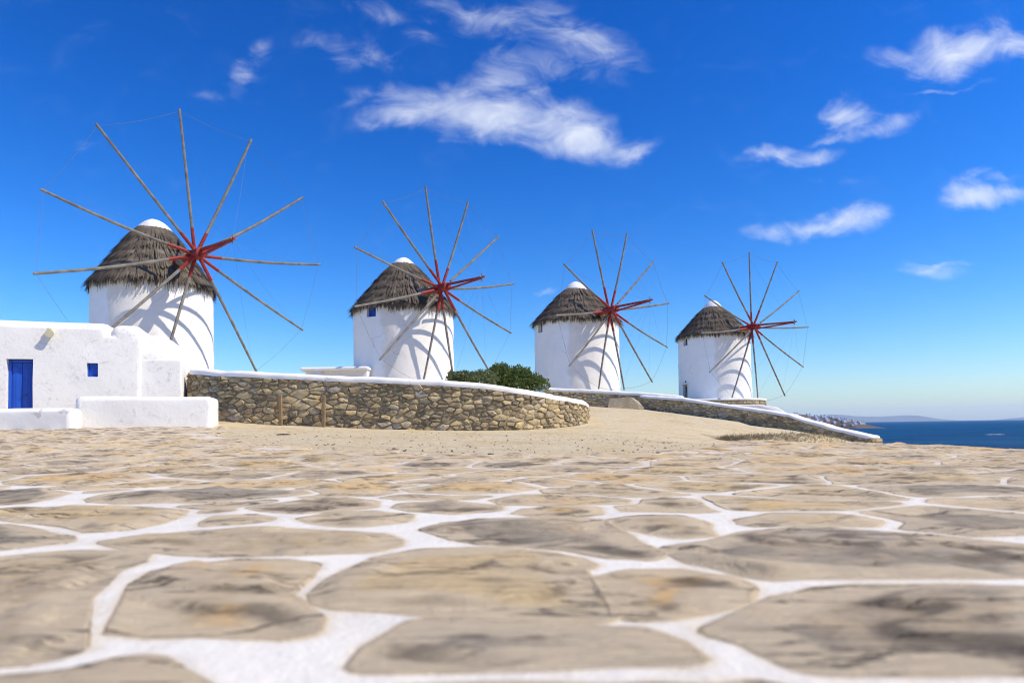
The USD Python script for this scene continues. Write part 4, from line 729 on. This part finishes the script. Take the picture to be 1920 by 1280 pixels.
obj('rain_spout', hput(cat_([o, (i_[0], i_[1][:, ::-1]), tube([sp[-1]-np.array([0, .0, 0]), sp[-1]+np.array([0, -.03, -.006])], [.1, .1], 14), chamfer_box(su-.05, su+.05, -.13, -.02, sz+.06, sz+.115, .02)])), M['yellow'], house, smooth=40)

# bench and low wall in front of the house
def block(name, label, cat, x0, x1, y0, y1, z0, z1, r, seed, material, yaw=0., amp=.02):
    t = thing(name, label, cat, ((x0+x1)/2, (y0+y1)/2, z0)); m_ = rbox(x0-(x0+x1)/2, x1-(x0+x1)/2, y0-(y0+y1)/2, y1-(y0+y1)/2, -.5, z1-z0, r, 16).refine_to_length(.1)
    v, f = arr(m_); v = roughen(v, amp, 1.2, seed); ca, sa = math.cos(yaw), math.sin(yaw); v = v@np.array([[ca, sa, 0], [-sa, ca, 0], [0, 0, 1]])
    return t, (v, f)
yaw = math.atan2(HT[1], HT[0])*.85; a, b = P(140, 742, 14.95), P(397, 742, 15.75); wdt = float(np.hypot(*(b-a)[:2]))
t = thing('masonry_bench', 'white plastered masonry block at the house corner, its face cracked and stained', 'masonry bench', (a[0], a[1], 0)); ca, sa = math.cos(yaw), math.sin(yaw); BM = np.array([[ca, sa, 0], [-sa, ca, 0], [0, 0, 1]])
v, f = arr((rbox(0, wdt, 0, 1.3, -.3, a[2]-.01, .11, 16)).refine_to_length(.1)); obj('body', place((roughen(v, .022, 1.2, 8), f), BM, [0, 0, 0]), M['plaster_worn'], t, smooth=45)
a, b = P(-240, 769, 14.2), P(134, 764, 14.5); wdt = float(np.hypot(*(b-a)[:2])); yaw = math.atan2(b[1]-a[1], b[0]-a[0]); ca, sa = math.cos(yaw), math.sin(yaw); BM = np.array([[ca, sa, 0], [-sa, ca, 0], [0, 0, 1]])
t = thing('low_wall', 'low white plastered wall with rounded top in front of the blue door', 'low wall', (a[0], a[1], 0))
v, f = arr(rbox(0, wdt, 0, .5, -.3, (a[2]+b[2])/2, .12, 16).refine_to_length(.1)); obj('body', place((roughen(v, .022, 1.2, 9), f), BM, [0, 0, 0]), M['plaster'], t, smooth=45)

# low outbuilding left of the second mill
oq = P(615, 690, 41.); ob = thing('white_outbuilding', 'low white flat roofed outbuilding beside the second windmill', 'outbuilding', (oq[0], oq[1], 0))
x0 = P(562, 690, 41.)[0]-oq[0]; x1 = P(668, 690, 41.)[0]-oq[0]; zt_ = P(615, 687.5, 41.)[2]
bm = rbox(x0+.25, x1+.6, .3, 3.4, 1., zt_-.12, .06) - boxm(1.0, 1.3, -.2, .55, zt_-.75, zt_-.45)*1 if False else rbox(x0+.25, x1+.6, .3, 3.4, 1., zt_-.12, .06)
vx = P(597, 699, 41.3)[0]-oq[0]; vz = P(597, 699.5, 41.3)[2]
v, f = plaster_mesh(bm-boxm(vx-.13, vx+.13, -.5, .5, vz-.1, vz+.1), .3, .02, 1., 5); obj('wall', (v, f), M['plaster'], ob, smooth=42)
v, f = plaster_mesh(rbox(x0, x1+.7, 0, 3.7, zt_-.22, zt_, .1), .3, .03, .9, 6); obj('roof', (v, f), M['cap'], ob, smooth=42)
obj('vent', chamfer_box(vx-.12, vx+.12, .42, .48, vz-.09, vz+.09), M['dark'], ob)
obj('vent_box', chamfer_box(vx-.3, vx+.24, .1, .29, vz-.4, vz+.16, .03), M['frame_white'], ob)

# ------------------------------------------------------------------ bushes behind the long wall
def bush(label, centre, lobes, n, leaf, material, seed):
    t = thing('bush', label, 'bush', tuple(centre)); r_ = np.random.default_rng(seed); vs, ns = [], 0
    d = r_.normal(size=(n, 3)); d /= np.linalg.norm(d, axis=1, keepdims=True); d[:, 2] = np.where(d[:, 2] < -.3, -d[:, 2], d[:, 2])
    li = r_.choice(len(lobes), n, p=np.array([l[3]*l[4]*l[5] for l in lobes])**.66/sum((l[3]*l[4]*l[5])**.66 for l in lobes))
    L_ = np.array(lobes)[li]; rad = (.55+.55*r_.random(n)**.8)*(1+.75*(meshkit.fbm(d*2.6+seed+li[:, None], 3, seed)-.5))
    p = L_[:, :3]+d*rad[:, None]*L_[:, 3:6]; out = d*.6+r_.normal(0, .6, (n, 3)); out /= np.linalg.norm(out, axis=1, keepdims=True)
    sd = np.cross(out, r_.normal(size=(n, 3))); sd /= np.linalg.norm(sd, axis=1, keepdims=True); ln = leaf*r_.uniform(.6, 1.4, n)[:, None]; wd_ = ln*.33
    q = np.stack([p-out*ln*.5, p-sd*wd_, p+out*ln*.6, p+sd*wd_], 1).reshape(-1, 3); b = np.arange(n)[:, None]*4
    obj('foliage', (q, np.vstack([np.hstack([b, b+1, b+2]), np.hstack([b, b+2, b+3])])), material, t)
    st = []
    for l in lobes:
        for _ in range(5):
            e = np.array(l[:3])+r_.normal(0, .4, 3)*np.array(l[3:6]); st.append(tube([np.array([l[0]*.5, l[1]*.5, -.5]), np.array([l[0]*.8, l[1]*.7, l[2]*.4]), e], [.035, .025, .012], 5))
    obj('stems', cat_(st), M['bark'], t)
def lobe(cq, px, py, Y, a, b, c_): q = P(px, py, Y); return (q[0]-cq[0], q[1]-cq[1], q[2]-cq[2], a, b, c_)
q = P(975, 735, 23.5); q[2] = tz(q[0], q[1])
bush('large rounded dark green bush behind the curved end of the long wall', q, [lobe(q, 940, 708, 23.3, .46, .6, .46), lobe(q, 972, 713, 23.6, .55, .7, .46), lobe(q, 1002, 725, 23.3, .46, .6, .40), lobe(q, 960, 730, 23.2, .8, .8, .5), lobe(q, 927, 703, 23.9, .20, .25, .32)], 9000, .075, M['leaf_dark'], 3)
q = P(885, 722, 22.0); q[2] = tz(q[0], q[1])
bush('low grey-green shrub behind the wall, left of the dark bush and partly hidden', q, [lobe(q, 868, 713, 22., .42, .5, .30), lobe(q, 905, 711, 22.2, .48, .5, .30), lobe(q, 846, 717, 21.8, .16, .3, .34), lobe(q, 890, 720, 21.9, .7, .5, .34)], 4600, .07, M['leaf_grey'], 4)

# ------------------------------------------------------------------ small things in front of the wall
for i, (px, pt, pb, lab) in enumerate([(526.5, 740, 799, 'thin brown wooden post at the wall foot, the one nearer the house'), (606.5, 742, 802, 'thin brown wooden post at the wall foot, the one farther from the house')]):
    top = P(px, pt, 17.68); bot = P(px, pb, 17.68); t = thing('wooden_post', lab, 'post', (bot[0], bot[1], bot[2]))
    h = top[2]-bot[2]; v, f = chamfer_box(-.045, .045, -.04, .04, -.25, h, .012); v = v.copy(); v[:, 0] += v[:, 2]*(.015 if i else -.02)
    obj('shaft', (v, f), M['wood_post'], t)
    obj('nail', cat_([tube([(.0, -.05, h-z), (.0, -.03, h-z)], .008, 6) for z in (.08, .14)]), M['iron'], t)
def rock(name, label, cat, c, sx, sy, sz, seed, material, npt=26, sub=1):
    r_ = np.random.default_rng(seed); d = r_.normal(size=(npt, 3)); d /= np.linalg.norm(d, axis=1, keepdims=True); p = d*np.array([sx, sy, sz]); p[:, 2] = np.maximum(p[:, 2], -sz*.5)
    v, f = arr(m3.Manifold.hull_points(p).refine(3)); v = roughen(v, min(sx, sz)*.12, 2.2/max(sx, .02), seed)
    x = UsdGeom.Mesh
    pr = obj(name, (v, f), material, smooth=30); UsdGeom.Xformable(pr).AddTranslateOp().Set(Gf.Vec3d(*map(float, c))); return tag(pr, label, cat)
M['rock_dark'] = plain('dark_rock', (.17, .155, .125), .9, .4, 20., .8, 50., .02); M['rock_tan'] = plain('tan_rock', (.42, .34, .22), .9, .25, 3., .8, 9., .05)
for px, py, w, h, lab, mt in [(626, 846.5, 13, 5, 'small dark stone on the earth, nearest the paving at the left', 'rock_dark'), (682, 849, 10, 3, 'flat little stone at the paving edge, left of the wall middle', 'rock_dark'), (742, 841.5, 16, 5, 'small greenish stone lying out on the bare earth', 'rock_tan'), (920, 851, 15, 3, 'flat dark stone just left of the big lump at the paving edge', 'rock_dark'), (955, 855, 26, 9, 'largest loose dark stone, lying in mid picture where earth meets paving', 'rock_dark')]:
    q = hit(px, py+h*.3); s = q[1]/FPX; rock('loose_stone', lab, 'stone', (q[0], q[1], q[2]+h*s*.25), w*s*.5, w*s*.4, h*s*.75, int(px), M[mt])
q = hit(534, 816); s = q[1]/FPX
t = thing('stick', 'thin dark stick lying on the sandy earth below the posts', 'stick', tuple(q+np.array([0, 0, .012])))
obj('twig', tube([(-.16, .0, .004), (-.03, -.02, .012), (.13, -.06, .006)], [.012, .016, .009], 6), M['bark'], t); obj('twig', tube([(-.03, -.02, .012), (.05, .05, .02)], [.008, .004], 5), M['bark'], t)
# pale squared boulder between the low walls
q = P(1170, 757, 34.3)
r_ = np.random.default_rng(4); hb = np.array([(-.95, -.4, -.5), (.85, -.5, -.5), (.95, .5, -.5), (-.9, .5, -.5), (-.75, -.3, .26), (.30, -.38, .30), (.72, -.1, .10), (.5, .4, .28), (-.8, .4, .24), (.9, -.45, -.2)])
v, f = arr(m3.Manifold.hull_points(hb).refine(4)); v = roughen(v, .05, 1.6, 12)
pr = obj('boulder', (v, f), M['rock_tan'], smooth=30); UsdGeom.Xformable(pr).AddTranslateOp().Set(Gf.Vec3d(float(q[0]), float(q[1]), float(q[2]))); tag(pr, 'pale tan squared boulder against the shaded wall where the track ends', 'boulder')
# crumbling rock at the bench corner
q = P(418, 806, 15.1); rock('corner_rock', 'broken rock at the right corner of the white masonry block', 'rock', (q[0], q[1], q[2]-.05), .16, .2, .15, 77, M['rock_tan'])

# earth bank below the sloping wall: flat top, dry rough face
bt_ = [(1335, 826, 18.5), (1360, 818, 18.2), (1400, 815, 17.8), (1450, 814, 17.6), (1500, 813.5, 17.6), (1540, 815, 17.9), (1575, 821, 18.6), (1600, 830, 19.5)]
tt = np.array([P(*b) for b in bt_]); t0 = np.linspace(0, 1, len(tt)); t1 = np.linspace(0, 1, 110); tt = np.stack([np.interp(t1, t0, tt[:, i]) for i in range(3)], 1)
rows = []
for fr, dy, dz_ in ((0, -.55, None), (.25, -.32, .75), (.5, -.2, .5), (.75, -.10, .2), (.9, -.02, .03), (1, .15, 0), (1.2, 1.2, 0.), (1.5, 3., None)):
    q = tt.copy(); q[:, 1] += dy; g_ = gz(q[:, 0], q[:, 1])-.04
    q[:, 2] = g_ if dz_ is None else tt[:, 2]*(1-dz_)+g_*dz_
    q[:, 2] = np.maximum(q[:, 2], g_); rows.append(q)
v = np.vstack(rows); v = roughen(v, .035, 2.6, 4, 1.3); v = np.vstack(rows)*.0+v
tag(obj('earth_bank', (v, grid_faces(len(rows), 110)), M['earth'], smooth=45), kind='structure')

M['dry_grass'] = leaf_mat('dry_grass', (.26, .205, .11), (.56, .46, .28))
r_ = np.random.default_rng(29); nb = 3500; ri = r_.uniform(.6, 4.6, nb); ci = r_.uniform(4, 104, nb); VR = v.reshape(len(rows), 110, 3)
a_, b_ = ri.astype(int), ci.astype(int); fa, fb = (ri-a_)[:, None], (ci-b_)[:, None]
gp = (VR[a_, b_]*(1-fa)+VR[a_+1, b_]*fa)*(1-fb)+(VR[a_, b_+1]*(1-fa)+VR[a_+1, b_+1]*fa)*fb
dn = np.stack([r_.normal(0, .5, nb), -.5+r_.normal(0, .35, nb), .45+r_.normal(0, .4, nb)], 1); dn /= np.linalg.norm(dn, axis=1, keepdims=True); ln = r_.uniform(.05, .15, nb)[:, None]
sd = np.cross(dn, r_.normal(size=(nb, 3))); sd /= np.linalg.norm(sd, axis=1, keepdims=True)
gv = np.stack([gp-sd*.006, gp+sd*.006, gp+dn*ln], 1).reshape(-1, 3)
tag(obj('dry_grass', (gv, np.arange(nb*3).reshape(-1, 3)), M['dry_grass']), 'dry matted grass on the face of the earth bank below the sloping wall', 'grass', kind='stuff')

M['stone_pale'] = plain('pebble', (.36, .29, .19), .9, .45, 14.)
# pebbles on the earth
r_ = np.random.default_rng(9); peb = []
for _ in range(1500):
    px, py = r_.uniform(430, 1640), 805+55*r_.random()
    d = ray(px, py); Y = r_.uniform(5.2, 17); x = d[0]/d[1]*Y
    if pave_poly.buffer(.15).contains(Point(x, Y)) or Y > 16.9 or (x < -5 and Y > 14.5): continue
    s = .006+.018*r_.random()**4; d = r_.normal(size=(8, 3)); p = d/np.linalg.norm(d, axis=1, keepdims=True)*np.array([1.2, 1.2, .7])*s
    vv, ff = arr(m3.Manifold.hull_points(p)); peb.append((vv+np.array([x, Y, float(gz(x, Y))+s*.3]), ff))
tag(obj('pebbles', cat_(peb), M['stone_pale']), 'scattered pebbles over the sandy earth before the wall', 'pebbles', kind='stuff')

# ------------------------------------------------------------------ little white houses on the headland, wake on the water
r_ = np.random.default_rng(15)
placed = []
for i in range(34):
    for _ in range(60):
        q = HEAD[r_.integers(0, HEAD.shape[0]), r_.integers(0, 90)]+np.array([r_.uniform(-6, 6), r_.uniform(-6, 6), 0])
        pxx = 960+FPX*float((q-EYE)@rt)/float((q-EYE)@fw); front = HEAD[:, :, 1].mean()
        if q[2] > SEA+2 and q[1] < front+8 and 1490 < pxx < 1622 and all(np.hypot(*(q-o)[:2]) > 13 for o in placed): break
    placed.append(q); w_, d_, h_ = r_.uniform(4, 7.5), r_.uniform(4, 7), r_.uniform(2.6, 4.2)
    body = boxm(-w_/2, w_/2, -d_/2, d_/2, -8, h_)+boxm(-w_/2, w_*.1, -d_/2-2, d_/2-1, -8, h_*.62)
    par = boxm(-w_/2-.15, w_/2+.15, -d_/2-.15, d_/2+.15, h_+.01, h_+.5)-boxm(-w_/2+.25, w_/2-.25, -d_/2+.25, d_/2-.25, h_-.2, h_+1)
    t = thing('headland_house', 'tiny white cube house on the far headland across the water', 'house', tuple(q), 'white houses on the far headland')
    obj('wall', arr(body), M['far_white'], t); obj('parapet', arr(par), M['far_white'], t)
    obj('window', cat_([chamfer_box(x-.5, x+.5, -d_/2-.06, -d_/2+.02, h_*.66, h_*.66+1.1, .02) for x in (w_*.22, w_*.38)]), M['dark'], t)
M['foam'] = plain('foam', (.75, .78, .8), .8)
for x0, x1, py, w_ in ((1849, 1882, 814.5, 1.2),):
    a, b = P(x0, py, 1.), P(x1, py, 1.); s = (SEA+.05-EYE[2])/(a[2]-EYE[2]); Y = s; a, b = P(x0, py, Y), P(x1, py, Y)
    q = np.linspace(0, 1, 24); c_ = a[None]*(1-q[:, None])+b[None]*q[:, None]; wv = 5*np.sin(q*np.pi)**.6*(.5+r_.random(24)); c_[:, 1] += r_.normal(0, 1.5, 24)
    v = np.vstack([c_-np.c_[q*0, wv, q*0], c_+np.c_[q*0, wv, q*0]]); v[:, 2] = SEA+.06
    tag(obj('boat_wake', (v, grid_faces(2, 24)), M['foam']), 'thin white streak of foam on the dark blue sea at the right', 'foam', kind='stuff')

# ------------------------------------------------------------------ air
hz = usdkit.material(stage, '/World/Looks/haze', {'v': ('principled_volume', {'color': (.66, .84, 1.), 'density': HAZE, 'anisotropy': .0})}, [], volume='v.volume') if (HAZE := 2.6e-5) else None
hb = trimesh.creation.box((62000, 62000, 560.)); hb.apply_translation((0, 0, SEA-20+280))
tag(obj('haze', hb, hz), kind='stuff')
